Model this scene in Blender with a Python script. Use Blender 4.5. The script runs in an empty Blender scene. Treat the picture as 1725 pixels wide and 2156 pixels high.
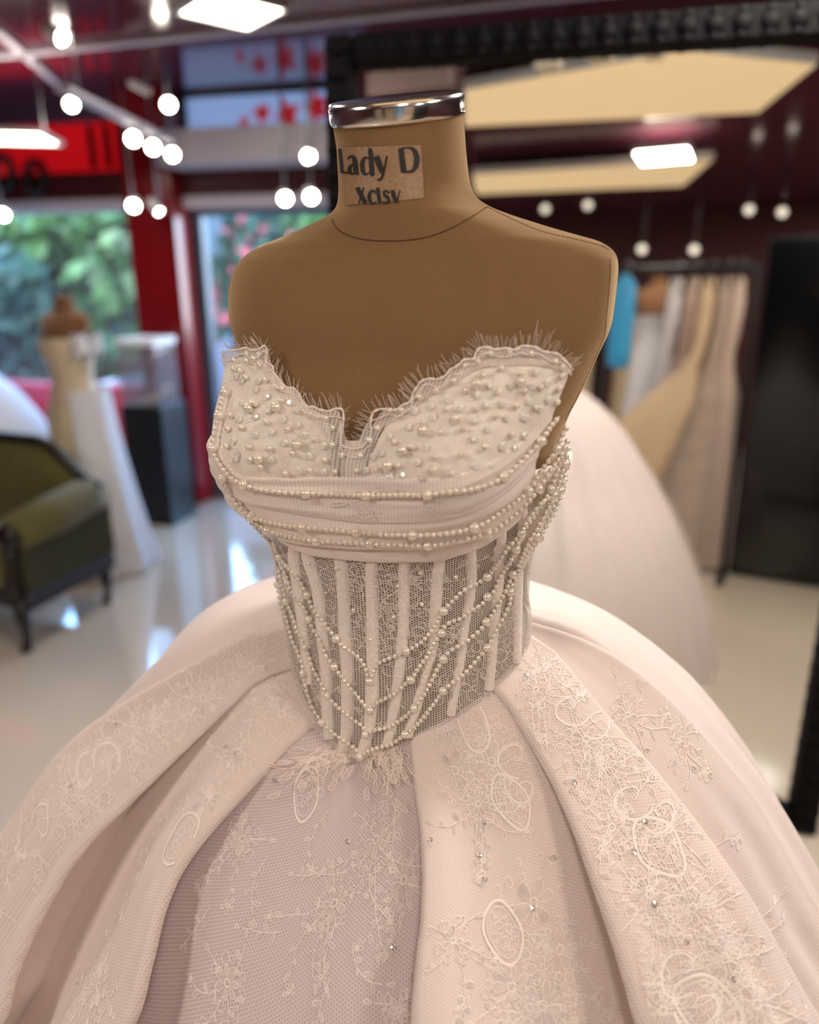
import bpy, math, random
import numpy as np
from mathutils import Vector, Matrix
from mathutils.bvhtree import BVHTree

C = bpy.context.scene.collection
SC = bpy.context.scene
R = math.radians
rnd = random.Random(7)

# ---------------------------------------------------------------- camera
FPX, PIT, CZ = 1530.0, R(18), 1.6
cam_d = bpy.data.cameras.new('camera')
cam_d.sensor_fit = 'HORIZONTAL'
cam_d.sensor_width = 36.0
cam_d.lens = FPX / 1725 * 36
cam_d.clip_start = 0.02
cam_d.dof.use_dof = True
cam_d.dof.focus_distance = 0.745
cam_d.dof.aperture_fstop = cam_d.lens / 1000 / 0.0145
cam = bpy.data.objects.new('camera', cam_d)
cam.location = (0, 0, CZ)
cam.rotation_euler = (R(90) - PIT, 0, 0)
C.objects.link(cam)
SC.camera = cam

# ---------------------------------------------------------------- view, world, lights
SC.view_settings.view_transform = 'Standard'
SC.view_settings.look = 'None'
SC.view_settings.gamma = 1
SC.view_settings.exposure = 0.4
SC.view_settings.use_curve_mapping = False

wd = bpy.data.worlds.new('World')
SC.world = wd
wd.use_nodes = True
wn = wd.node_tree
bg = wn.nodes['Background']
sky = wn.nodes.new('ShaderNodeTexSky')
sky.sky_type = 'HOSEK_WILKIE'
sky.turbidity = 4
sky.sun_direction = (-0.25, -0.55, 0.8)
wn.links.new(sky.outputs[0], bg.inputs[0])
sun_d = bpy.data.lights.new('sun', 'SUN')
sun_d.energy = 1.2
sun_d.angle = R(2)
sun_d.color = (1.0, .96, .9)
sun = bpy.data.objects.new('sun', sun_d)
sun.rotation_euler = Vector((.25, .55, -.8)).to_track_quat('-Z', 'Y').to_euler()
C.objects.link(sun)
bg.inputs[1].default_value = 60.0

def area(name, loc, target, size, power, color, size_y=None, shape='SQUARE', spread=180):
    d = bpy.data.lights.new(name, 'AREA')
    d.energy = power
    d.color = color
    d.shape = 'RECTANGLE' if size_y else shape
    d.size = size
    if size_y:
        d.size_y = size_y
    d.spread = R(spread)
    o = bpy.data.objects.new(name, d)
    o.location = loc
    o.rotation_euler = (Vector(target) - Vector(loc)).to_track_quat('-Z', 'Y').to_euler()
    C.objects.link(o)
    return o

WARM = (1.0, 0.89, 0.79)
NEUT = (1.0, 0.95, 0.91)
# the room is lit by its own square panel lights and added unseen fill panels (an area lamp in each, see led()), its warm canopies, and the sky through the windows

# ---------------------------------------------------------------- materials
MATS = {}
def rgb(r, g, b):
    f = lambda c: (c / 255 / 12.92) if c / 255 <= 0.04045 else ((c / 255 + 0.055) / 1.055) ** 2.4
    return (f(r), f(g), f(b), 1)

class NT:
    """small helper around a node tree"""
    def __init__(s, name):
        s.m = bpy.data.materials.new(name)
        s.m.use_nodes = True
        s.t = s.m.node_tree
        s.p = s.t.nodes['Principled BSDF']
        s.out = s.t.nodes['Material Output']
        MATS[name] = s.m
    def n(s, typ, **kw):
        nd = s.t.nodes.new('ShaderNode' + typ)
        for k, v in kw.items():
            setattr(nd, k, v)
        return nd
    def l(s, a, b):
        s.t.links.new(a, b)
    def val(s, sock, v):
        if isinstance(v, (int, float, tuple, list)):
            sock.default_value = v
        else:
            s.l(v, sock)
    def math(s, op, a, b=0.0, c=0.0):
        nd = s.n('Math', operation=op)
        for i, v in enumerate((a, b, c)):
            s.val(nd.inputs[i], v)
        return nd.outputs[0]
    def uv(s):
        return s.n('UVMap').outputs[0]
    def obj(s):
        return s.n('TexCoord').outputs['Object']
    def noise(s, vec, scale, detail=3, rough=0.55):
        nd = s.n('TexNoise')
        nd.inputs['Scale'].default_value = scale
        nd.inputs['Detail'].default_value = detail
        nd.inputs['Roughness'].default_value = rough
        s.l(vec, nd.inputs['Vector'])
        return nd.outputs['Fac']
    def ramp(s, fac, stops):
        nd = s.n('ValToRGB')
        el = nd.color_ramp.elements
        while len(el) < len(stops):
            el.new(0.5)
        for e, (pos, col) in zip(el, stops):
            e.position = pos
            e.color = col
        s.l(fac, nd.inputs[0])
        return nd.outputs[0]
    def mix(s, fac, a, b):
        nd = s.n('Mix', data_type='RGBA')
        s.val(nd.inputs[0], fac)
        s.val(nd.inputs[6], a)
        s.val(nd.inputs[7], b)
        return nd.outputs[2]
    def bump(s, h, strength=0.3, dist=0.01):
        nd = s.n('Bump')
        nd.inputs['Strength'].default_value = strength
        nd.inputs['Distance'].default_value = dist
        s.l(h, nd.inputs['Height'])
        s.l(nd.outputs[0], s.p.inputs['Normal'])
    def hexnet(s, cell, lo=0.45, hi=-0.35):
        """0 in the holes .. 1 on the threads of a hexagonal net; cell = hole spacing in metres of UV"""
        sep = s.n('SeparateXYZ')
        s.l(s.uv(), sep.inputs[0])
        k = 2 * math.pi / cell * 1.1547
        tot = None
        for ang in (0, 60, 120):
            cx, cy = math.cos(R(ang)) * k, math.sin(R(ang)) * k
            d = s.math('ADD', s.math('MULTIPLY', sep.outputs[0], cx), s.math('MULTIPLY', sep.outputs[1], cy))
            cc = s.math('COSINE', d)
            tot = cc if tot is None else s.math('ADD', tot, cc)
        mr = s.n('MapRange', interpolation_type='SMOOTHSTEP')
        s.l(tot, mr.inputs[0])
        mr.inputs[1].default_value = lo
        mr.inputs[2].default_value = hi
        return mr.outputs[0]
    def alpha_mix(s, fac):
        tr = s.n('BsdfTransparent')
        mx = s.n('MixShader')
        s.val(mx.inputs[0], fac)
        s.l(tr.outputs[0], mx.inputs[1])
        s.l(s.p.outputs[0], mx.inputs[2])
        s.l(mx.outputs[0], s.out.inputs[0])

def M(name, col, rough=0.5, metal=0.0, var=0.0, scale=20, bump=0.0, spec=0.5, sheen=0.0, coat=0.0, coat_ior=1.5, emit=None, es=0.0):
    if name in MATS:
        return MATS[name]
    t = NT(name)
    p = t.p
    if len(col) == 3:
        col = rgb(*col)
    p.inputs['Base Color'].default_value = col
    p.inputs['Roughness'].default_value = rough
    p.inputs['Metallic'].default_value = metal
    p.inputs['Specular IOR Level'].default_value = spec
    p.inputs['Sheen Weight'].default_value = sheen
    p.inputs['Coat Weight'].default_value = coat
    p.inputs['Coat Roughness'].default_value = 0.05
    p.inputs['Coat IOR'].default_value = coat_ior
    if var or bump:
        nz = t.noise(t.obj(), scale)
        if var:
            lo = tuple(c * (1 - var) for c in col[:3]) + (1,)
            hi = tuple(min(1, c * (1 + var)) for c in col[:3]) + (1,)
            t.l(t.ramp(nz, [(0.3, lo), (0.7, hi)]), p.inputs['Base Color'])
        if bump:
            t.bump(nz, bump, 0.01)
    if emit:
        e = rgb(*emit)
        p.inputs['Emission Color'].default_value = e
        p.inputs['Emission Strength'].default_value = es
    return t.m

# ---------------------------------------------------------------- mesh helpers
class MB:
    def __init__(s):
        s.v, s.f, s.uvs = [], [], None
    def add(s, v, f):
        o = len(s.v)
        s.v += [tuple(p) for p in v]
        s.f += [tuple(i + o for i in q) for q in f]
    def box(s, x0, y0, z0, x1, y1, z1, bev=0.0, rot=None, at=(0, 0, 0)):
        if bev > 0:
            b = bev
            pts = []
            for (x, y, z) in ((x0, y0, z0), (x1, y0, z0), (x1, y1, z0), (x0, y1, z0), (x0, y0, z1), (x1, y0, z1), (x1, y1, z1), (x0, y1, z1)):
                sx = 1 if x == x0 else -1; sy = 1 if y == y0 else -1; sz = 1 if z == z0 else -1
                pts += [(x + sx * b, y + sy * b, z), (x + sx * b, y, z + sz * b), (x, y + sy * b, z + sz * b)]
            import bmesh
            bm = bmesh.new()
            vs = [bm.verts.new(p) for p in pts]
            r = bmesh.ops.convex_hull(bm, input=vs)
            bm.verts.index_update()
            V = [tuple(v.co) for v in bm.verts]
            Fc = [tuple(v.index for v in f.verts) for f in bm.faces]
            bm.free()
        else:
            V = [(x0, y0, z0), (x1, y0, z0), (x1, y1, z0), (x0, y1, z0), (x0, y0, z1), (x1, y0, z1), (x1, y1, z1), (x0, y1, z1)]
            Fc = [(0, 3, 2, 1), (4, 5, 6, 7), (0, 1, 5, 4), (1, 2, 6, 5), (2, 3, 7, 6), (3, 0, 4, 7)]
        if rot is not None:
            V = [tuple(rot @ Vector(p) + Vector(at)) for p in V]
        elif at != (0, 0, 0):
            V = [(p[0] + at[0], p[1] + at[1], p[2] + at[2]) for p in V]
        s.add(V, Fc)
        return s
    def tube(s, pts, rad, n=8, cap=True):
        pts = [Vector(p) for p in pts]
        m = len(pts)
        rr = rad if hasattr(rad, '__len__') else [rad] * m
        up = Vector((0, 0, 1))
        rings = []
        prev = None
        for i, p in enumerate(pts):
            d = (pts[min(i + 1, m - 1)] - pts[max(i - 1, 0)])
            d = d.normalized() if d.length > 1e-9 else Vector((0, 0, 1))
            if prev is None:
                a = d.cross(up)
                if a.length < 1e-3:
                    a = d.cross(Vector((1, 0, 0)))
            else:
                a = prev - d * prev.dot(d)
            a.normalize()
            prev = a
            b = d.cross(a)
            rings.append([tuple(p + (a * math.cos(2 * math.pi * k / n) + b * math.sin(2 * math.pi * k / n)) * rr[i]) for k in range(n)])
        V = [q for r_ in rings for q in r_]
        Fc = [(i * n + k, i * n + (k + 1) % n, (i + 1) * n + (k + 1) % n, (i + 1) * n + k) for i in range(m - 1) for k in range(n)]
        if cap:
            Fc += [tuple(range(n - 1, -1, -1)), tuple((m - 1) * n + k for k in range(n))]
        s.add(V, Fc)
        return s
    def lathe(s, prof, n=24, at=(0, 0, 0), mat=None):
        V = []
        for (r_, z) in prof:
            for k in range(n):
                a = 2 * math.pi * k / n
                V.append((r_ * math.cos(a), r_ * math.sin(a), z))
        m = len(prof)
        Fc = [(i * n + k, i * n + (k + 1) % n, (i + 1) * n + (k + 1) % n, (i + 1) * n + k) for i in range(m - 1) for k in range(n)]
        if prof[0][0] > 1e-6:
            Fc.append(tuple(range(n - 1, -1, -1)))
        if prof[-1][0] > 1e-6:
            Fc.append(tuple((m - 1) * n + k for k in range(n)))
        if mat is not None:
            V = [tuple(mat @ Vector(p)) for p in V]
        V = [(p[0] + at[0], p[1] + at[1], p[2] + at[2]) for p in V]
        s.add(V, Fc)
        return s
    def grid(s, P, wrap=False):
        """P: array (n, m, 3)"""
        n, m = P.shape[:2]
        V = P.reshape(-1, 3).tolist()
        mm = m if wrap else m - 1
        Fc = [(i * m + j, i * m + (j + 1) % m, (i + 1) * m + (j + 1) % m, (i + 1) * m + j) for i in range(n - 1) for j in range(mm)]
        s.add(V, Fc)
        return s
    def build(s, name, mat, parent=None, smooth=True, loc=None, uv=None, kind=None, auto=None):
        me = bpy.data.meshes.new(name)
        me.from_pydata(s.v, [], s.f)
        me.materials.append(mat)
        if smooth:
            me.polygons.foreach_set('use_smooth', [True] * len(me.polygons))
        if uv is not None:
            lay = me.uv_layers.new(name='UVMap')
            idx = np.empty(len(me.loops), dtype=np.int32)
            me.loops.foreach_get('vertex_index', idx)
            lay.data.foreach_set('uv', np.asarray(uv, dtype=np.float32)[idx].ravel())
        me.update()
        if auto is not None:
            me.set_sharp_from_angle(angle=R(auto))
        o = bpy.data.objects.new(name, me)
        C.objects.link(o)
        if parent is not None:
            o.parent = parent
            o.location = tuple(-Vector(parent.location)) if loc is None and parent.get('_abs') else (loc or (0, 0, 0))
        elif loc is not None:
            o.location = loc
        if kind:
            o['kind'] = kind
        return o

def tag(o, label, cat, group=None, kind=None):
    o['label'] = label
    o['category'] = cat
    if group:
        o['group'] = group
    if kind:
        o['kind'] = kind
    return o

def thing(name, label, cat, loc=(0, 0, 0), rz=0.0, group=None, absolute=False):
    """Empty at the base of a thing. absolute: its parts are modelled in world coordinates."""
    o = bpy.data.objects.new(name, None)
    o.location = loc
    o.rotation_euler = (0, 0, rz)
    o.empty_display_size = 0.05
    C.objects.link(o)
    if absolute:
        o['_abs'] = 1
    return tag(o, label, cat, group)

def link_copy(o, parent=None, loc=None):
    c = o.copy()
    C.objects.link(c)
    if parent is not None:
        c.parent = parent
    if loc is not None:
        c.location = loc
    return c

def copy_tree(o, parent=None):
    c = link_copy(o, parent)
    for ch in list(o.children):
        copy_tree(ch, c)
    return c

def structure(o):
    o['kind'] = 'structure'
    return o

def pchip(x, y):
    x = np.asarray(x, float); y = np.asarray(y, float)
    h = np.diff(x); d = np.diff(y) / h
    m = np.zeros_like(y)
    m[0], m[-1] = d[0], d[-1]
    for i in range(1, len(x) - 1):
        if d[i - 1] * d[i] > 0:
            w1, w2 = 2 * h[i] + h[i - 1], h[i] + 2 * h[i - 1]
            m[i] = (w1 + w2) / (w1 / d[i - 1] + w2 / d[i])
    def f(q):
        q = np.clip(np.asarray(q, float), x[0], x[-1])
        i = np.clip(np.searchsorted(x, q) - 1, 0, len(x) - 2)
        t = (q - x[i]) / h[i]
        return (y[i] * (2 * t**3 - 3 * t**2 + 1) + h[i] * m[i] * (t**3 - 2 * t**2 + t) + y[i + 1] * (-2 * t**3 + 3 * t**2) + h[i] * m[i + 1] * (t**3 - t**2))
    return f

def sstep(a, b, x):
    t = np.clip((np.asarray(x, float) - a) / (b - a), 0, 1)
    return t * t * (3 - 2 * t)

# measuring aid: a direction in the photograph -> a direction in the room
def cray(px, py):
    u = (px - 862.5) / FPX; v = (1078 - py) / FPX
    return Vector((u, math.cos(PIT) + v * math.sin(PIT), -math.sin(PIT) + v * math.cos(PIT)))
EYE = Vector((0, 0, CZ))
def atz(px, py, z):
    r = cray(px, py)
    return EYE + r * ((z - CZ) / r.z)
def aty(px, py, Y):
    r = cray(px, py)
    return EYE + r * (Y / r.y)

# ================================================================ THE ROOM
CEIL = 2.72
WR = math.atan2(-.2425, .970)                       # the window wall runs slightly askew
W0 = Vector((-1.5, 5.1, 0)); WT = Vector((.970, -.2425, 0)); WN = Vector((-.2425, -.970, 0))
WROT = Matrix((( .970, .2425, 0), (-.2425, .970, 0), (0, 0, 1)))
def wbox(mb, s0, d0, z0, s1, d1, z1, bev=0.0):
    """box in window-wall coordinates: s along the wall, d into the room"""
    mb.box(min(s0, s1), min(-d0, -d1), z0, max(s0, s1), max(-d0, -d1), z1, bev, WROT, tuple(W0))
    return mb
def wp(s, d, z):
    return W0 + WT * s + WN * d + Vector((0, 0, z))

m_floor = M('polished_floor', (216, 202, 185), 0.09, var=0.04, scale=1.2, spec=0.5, coat=1.0, coat_ior=2.1)
m_ceil = M('glossy_maroon_ceiling', (92, 44, 62), 0.14, spec=0.9, coat=0.4)
m_red = M('red_lacquer', (120, 14, 20), 0.22, spec=0.5)
m_maroon = M('maroon_wall', (70, 14, 20), 0.5, var=0.08, scale=3)
m_black = M('black_lacquer', (12, 12, 15), 0.35)
m_pale = M('pale_lavender_paint', (196, 188, 196), 0.6)
m_steel = M('brushed_aluminium', (150, 152, 158), 0.35, metal=0.8)
m_white = M('white_paint', (232, 230, 226), 0.5)
m_grey_frame = M('grey_window_frame', (78, 88, 104), 0.4)

fb = MB().box(-4.8, -3.6, -.12, 4.4, 5.95, 0)
structure(fb.build('floor', m_floor, smooth=False))
structure(MB().box(-4.8, -3.6, CEIL, 4.4, 6.4, CEIL + .1).build('ceiling', m_ceil, smooth=False))
structure(MB().box(-4.8, -3.6, 0, -4.6, 5.9, CEIL).build('wall_left', m_maroon, smooth=False))
structure(MB().box(4.2, -3.6, 0, 4.4, 3.9, CEIL).build('wall_right', m_maroon, smooth=False))
structure(MB().box(-4.8, -3.8, 0, 4.4, -3.6, CEIL).build('wall_back', m_maroon, smooth=False))

# front wall: solid to the right of the windows, lintel and low wall around them
wall = MB()
wbox(wall, 1.25, -.32, 0, 6.2, -.12, CEIL)
wbox(wall, -3.2, -.32, 2.08, 1.25, -.12, 2.27)
wbox(wall, -3.3, -.32, 0, -2.8, -.12, CEIL)
wbox(wall, -.02, -.32, 2.27, 1.25, -.12, 2.44)
wf = structure(wall.build('wall_front', m_maroon, smooth=False))
pil = MB()
wbox(pil, -.385, -.3, 0, -.03, .02, CEIL, .006)
structure(pil.build('trim_pillar', m_red, smooth=False))

m_glass = NT('window_glass')
m_glass.p.inputs['Base Color'].default_value = (1, 1, 1, 1)
m_glass.p.inputs['Roughness'].default_value = 0.02
m_glass.alpha_mix(0.05)
m_glass = m_glass.m

def window(n, s0, s1, z0, z1, fr, dpt=-.24, bars=()):
    w = MB()
    wbox(w, s0, dpt - .03, z0, s0 + fr, dpt + .05, z1)
    wbox(w, s1 - fr, dpt - .03, z0, s1, dpt + .05, z1)
    wbox(w, s0 + fr, dpt - .03, z1 - fr, s1 - fr, dpt + .05, z1)
    wbox(w, s0 + fr, dpt - .03, z0, s1 - fr, dpt + .05, z0 + fr)
    for b in bars:
        wbox(w, b - fr / 2, dpt - .03, z0 + fr, b + fr / 2, dpt + .05, z1 - fr)
    o = structure(w.build('window_%d' % n, m_grey_frame, smooth=False))
    g = MB()
    wbox(g, s0 + fr, dpt, z0 + fr, s1 - fr, dpt + .008, z1 - fr)
    g.build('pane', m_glass, o, smooth=False)
    return o
window(1, -2.8, -.385, .0, 2.06, .035)
window(2, -.03, 1.25, .0, 2.06, .075)
window(3, -.03, 1.25, 2.44, CEIL, .03)                 # the transom over the right window
tw = bpy.data.objects['window_3']
fm = MB(); wbox(fm, .0, -.225, 2.47, 1.22, -.215, CEIL - .03)
fm.build('printed_film', M('pale_blue_backlit_film', (170, 192, 232), .6, emit=(150, 182, 240), es=.42), tw, smooth=False)
m_rp = M('red_print', (206, 40, 56), .6, emit=(206, 36, 50), es=.25)
rp_ = random.Random(4)
for cs, cz, rr_ in ((.40, 2.54, .04), (.53, 2.59, .06), (.70, 2.56, .085), (.90, 2.60, .08), (1.08, 2.55, .06)):
    ring = []
    for i in range(10):
        a = 2 * math.pi * i / 10
        k_ = rr_ * (1.25 if i % 2 else .6) * rp_.uniform(.8, 1.2)
        ring.append((cs + k_ * math.cos(a), cz + k_ * math.sin(a)))
    b = MB()
    b.add([tuple(wp(x, -.213, z)) for x, z in ring] + [tuple(wp(x, -.209, z)) for x, z in ring], [tuple(range(10)), tuple(range(19, 9, -1))] + [(i, (i + 1) % 10, 10 + (i + 1) % 10, 10 + i) for i in range(10)])
    b.build('red_flower_print', m_rp, tw, smooth=False)
hd = MB()
wbox(hd, -2.8, -.16, 2.02, -.385, -.10, 2.10, .008)
structure(hd.build('trim_1', m_pale, smooth=False))
hd = MB()
wbox(hd, -.03, -.16, 2.02, 1.25, -.10, 2.10, .008)
structure(hd.build('trim_2', m_pale, smooth=False))
pel = MB()
wbox(pel, -.03, -.12, 2.25, 2.4, .16, 2.45, .01)
structure(pel.build('trim_3', m_pale, smooth=False))

# red lit fascia over the left window with black scroll lettering seen from behind
fas = thing('fascia_sign', 'bright red shop fascia panel with black scrolls above the left window', 'sign', wp(-1.2, -.2, 2.27), absolute=True)
m_redlit = M('backlit_red_acrylic', (190, 20, 26), 0.4, emit=(225, 16, 26), es=0.32)
f_ = MB()
wbox(f_, -2.8, -.28, 2.27, -.40, -.2, 2.58)
f_.build('panel', m_redlit, fas, smooth=False)
for s in (-.74, -.62, -.52):
    b = MB()
    wbox(b, s, -.2, 2.30, s + .035, -.17, 2.56)
    b.build('bar', m_black, fas, smooth=False)
for k, (cs, cz, sc) in enumerate(((-1.36, 2.27, 1.5), (-1.10, 2.23, 1.4))):
    pts = []
    for i in range(28):
        t_ = i / 27
        a = t_ * 3.0 * math.pi
        rr = .085 * sc * (.35 + .65 * abs(math.cos(t_ * math.pi)))
        pts.append(wp(cs + rr * math.cos(a + 1) * .9, -.085, cz + rr * math.sin(a + 1) + (t_ - .5) * .1))
    MB().tube(pts, [.019 * (.5 + math.sin(math.pi * i / 27)) for i in range(28)], 6).build('scroll_letter', m_black, fas)
upf = MB()
wbox(upf, -2.8, -.32, 2.58, -.385, -.12, CEIL)
structure(upf.build('trim_4', M('dusky_plum_paint', (84, 62, 84), .35), smooth=False))

# ------------------------------------------------ outside the windows
m_asph = M('pale_paving', (192, 208, 228), .8, var=.1, scale=4)
structure(MB().box(-9, 5.9, -.2, 5, 22, -.12).build('ground', m_asph, smooth=False))
def leaf_mat(name, c1, c2):
    t = NT(name)
    nz = t.noise(t.obj(), 3.5, 2)
    t.l(t.ramp(nz, [(.35, rgb(*c1)), (.65, rgb(*c2))]), t.p.inputs['Base Color'])
    t.p.inputs['Roughness'].default_value = .55
    return t.m
m_leaf = leaf_mat('hedge_leaves', (18, 48, 25), (60, 98, 38))
m_leaf2 = leaf_mat('teal_leaves', (15, 48, 42), (36, 80, 66))  # blue-green leaf colour of some bushes
m_bark = M('bark', (70, 56, 44), .9, var=.2, scale=9)
def shrub(name, label, x, y, rad, h, mat, seed, cat='shrub', flower=None, zbase=-.12):
    rr = random.Random(seed)
    t = thing(name, label, cat, (x, y, zbase))
    st = MB()
    for k in range(4):
        a = rr.uniform(0, 6.28)
        st.tube([(0, 0, 0), (.06 * math.cos(a), .06 * math.sin(a), h * .3), (rad * .5 * math.cos(a), rad * .5 * math.sin(a), h * .75)], [.05, .04, .015], 6)
    st.build('stem', m_bark, t)
    lf = MB(); fl = MB()
    N = 1500
    for k in range(N):
        a = rr.uniform(0, 6.283); cz = rr.uniform(-.95, 1); q = (1 - cz * cz) ** .5
        lump = 1 + .18 * math.sin(3 * a + seed) * math.cos(4 * cz + seed) + .1 * math.sin(7 * a)
        rad_ = rr.uniform(.82, 1.02) * lump
        p = Vector((rad * .85 * q * math.cos(a) * rad_, rad * .85 * q * math.sin(a) * rad_, h * .52 + h * .48 * cz * rad_))
        s_ = rr.uniform(.12, .24) * min(1.5, rad)
        n_ = Vector((rr.gauss(0, 1), rr.gauss(0, 1), rr.gauss(0, 1))).normalized()
        u = n_.orthogonal().normalized() * s_; w_ = n_.cross(u) * .6
        tgt = fl if (flower and rr.random() < .16 and cz > -.3) else lf
        tgt.add([p - u, p - w_, p + u, p + w_], [(0, 1, 2, 3)])
    lf.build('foliage', mat, t, smooth=False)['kind'] = 'stuff'
    if flower:
        fl.build('blossom', flower, t, smooth=False)['kind'] = 'stuff'
    return t
m_pinkf = M('pink_blossom', (176, 76, 92), .6)
for (lab, x, y, rad, h, mt, sd) in (
        ('bright yellow-green bush behind the left window, next to the red pillar', -3.6, 9.8, 1.3, 2.9, m_leaf, 1),
        ('tall mid-green bush seen through the middle of the left window', -5.6, 10.4, 1.4, 2.9, m_leaf, 2),
        ('blue-green bush at the far left end of the left window', -7.7, 10.2, 1.3, 2.8, m_leaf2, 3),
        ('low blue-green bush behind the shop mannequin', -4.6, 8.6, .9, 1.9, m_leaf2, 4),
        ('dark teal bush seen through the right window below the pink blossom', -1.5, 10.4, .9, 1.9, m_leaf2, 6),
        ('tall green tree crown over the right window, behind the pink blossom', -1.4, 12.6, 1.5, 3.0, m_leaf, 7)):
    shrub('shrub', lab, x, y, rad, h, mt, sd)
shrub('flowering_shrub', 'shrub with pink blossom outside the right window', -1.80, 9.1, .6, 2.5, m_leaf2, 5, flower=m_pinkf)
bk = MB()
bk.box(-12, 14.5, -.1, 6, 14.8, 2.75)
structure(bk.build('wall_outside', M('grey_green_render', (50, 70, 82), .9, var=.15, scale=.6), smooth=False))

# a pale car parked outside the right window
car = thing('car', 'pale silver-blue parked car outside the right window', 'car', (-.9, 7.4, -.12), R(-14))
m_car = M('silver_blue_paint', (176, 196, 216), .25, metal=.3, coat=.5)
m_tyre = M('rubber', (22, 22, 24), .8)
cb = MB()
prof = [(-2.0, .35), (-2.05, .62), (-1.75, .78), (-1.0, .86), (-.45, 1.34), (.75, 1.38), (1.5, .92), (1.98, .84), (2.05, .5), (2.0, .3)]
V = [(x, sy * (.82 if z < .9 else .66), z) for sy in (-1, 1) for x, z in prof]
n_ = len(prof)
cb.add(V, [tuple(range(n_)), tuple(range(2 * n_ - 1, n_ - 1, -1))] + [(i, (i + 1) % n_, n_ + (i + 1) % n_, n_ + i) for i in range(n_)])
cb.build('body', m_car, car, smooth=False)
m_dark = M('dark_car_glass', (28, 36, 44), .1)
for sy in (-1, 1):
    w = MB()
    w.box(-.55, sy * .745 - .02, .95, .05, sy * .745 + .02, 1.26)
    w.build('side_window', m_dark, car, smooth=False)
    w = MB(); w.box(.12, sy * .745 - .02, .95, .9, sy * .745 + .02, 1.26)
    w.build('side_window', m_dark, car, smooth=False)
    for x in (-1.3, 1.3):
        MB().lathe([(.0, -.1), (.31, -.1), (.33, 0), (.31, .1), (0, .1)], 20, (x, sy * .78, .33), Matrix.Rotation(R(90), 3, 'X')).build('wheel', m_tyre, car)
    MB().box(-2.08, sy * .6 - .14, .6, -1.98, sy * .6 + .14, .72, .02).build('headlamp', m_white, car, smooth=False)

# ------------------------------------------------ ceiling lights and tracks
m_led = M('led_diffuser', (255, 250, 240), .5, emit=(255, 244, 224), es=9.0)
m_spot = M('spot_lens', (255, 250, 240), .5, emit=(255, 243, 226), es=26.0)
LEDS = []
def led(x, y, z, size, rz, label, power, hang=0.0, col=NEUT):
    t = thing('ceiling_light', label, 'ceiling light', (x, y, z), rz, group='square panel lights')
    h = size / 2
    f = MB()
    for (a0, b0, a1, b1) in ((-h, -h, h, -h + .02), (-h, h - .02, h, h), (-h, -h + .02, -h + .02, h - .02), (h - .02, -h + .02, h, h - .02)):
        f.box(a0, b0, -.006, a1, b1, .018)
    f.build('frame', m_white, t, smooth=False)
    MB().box(-h + .02, -h + .02, .0, h - .02, h - .02, .012).build('diffuser', m_led, t, smooth=False)
    if hang:
        for sx in (-1, 1):
            MB().tube([(sx * h * .8, 0, .012), (sx * h * .8, 0, hang)], .003, 6).build('hanger', m_steel, t)
    if power:
        area('ceiling_light_lamp', (x, y, z - .012), (x, y, 0), size * .9, power, col)
    return t
led(-.78, 3.70, CEIL - .018, .37, R(40), 'square white panel light flush in the glossy ceiling, at top of frame', 5)
led(-2.10, 4.30, 2.30, .38, R(8), 'square white panel light hung in front of the red fascia sign', 2.5, CEIL - 2.30)

def spotlight(px, py, z, label, aim=(0, -.3, -1), rod=True, grp='track spotlights', r_=.034):
    p = atz(px, py, z)
    t = thing('spotlight', label, 'spotlight', p, group=grp)
    d = Vector(aim).normalized()
    Mx = d.to_track_quat('Z', 'Y').to_matrix()
    MB().lathe([(0, -.11), (r_ * .8, -.11), (r_, -.1), (r_ * 1.08, 0), (r_ * .96, .002), (r_ * .9, -.012)], 16, mat=Mx).build('housing', m_white, t)
    MB().lathe([(0, -.008), (r_ * .93, -.010)], 16, mat=Mx).build('lens', m_spot, t)
    if rod:
        MB().tube([tuple(d * -.06), (0, 0, .07), (0, 0, CEIL - z if rod is True else rod)], .007, 6).build('stem', m_steel, t)
    return t
face = Vector((.25, -1, -.35))
spotlight(150, 220, 2.52, 'white spotlight left of the pillar, at the end of the diagonal track', face)
spotlight(133, 80, 2.60, 'white spotlight nearest the ceiling at the upper left, seen from the side', Vector((1, -.5, -.6)))
spotlight(355, 221, 2.50, 'white spotlight in front of the pillar top', face)
for px, py, lab in ((280, 293, 'nearest of three white spotlights in a row on the hanging track'), (322, 311, 'middle one of three white spotlights in a row on the hanging track'), (363, 326, 'farthest of three white spotlights in a row on the hanging track')):
    spotlight(px, py, 2.30, lab, face, rod=.055)
spotlight(281, 434, 2.01, 'white spotlight low in front of the red pillar, left of a dimmer one', face)
spotlight(336, 447, 1.975, 'dim white spotlight low in front of the red pillar, right of a brighter one', Vector((.7, -.5, -.8)), r_=.024)
spotlight(6, 453, 1.98, 'white spotlight low above the left window at the edge of the picture', face)
spotlight(601, 419, 2.02, 'lower left white spotlight of a pair under the pale pelmet', face)
spotlight(656, 415, 2.02, 'lower right white spotlight of a pair under the pale pelmet', face)
spotlight(650, 330, 2.25, 'white spotlight in front of the pale pelmet, above the pair', face)
spotlight(315, 195, 2.56, 'small unlit-looking spotlight high in front of the pillar', Vector((1, .2, -.5)), r_=.02)

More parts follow.
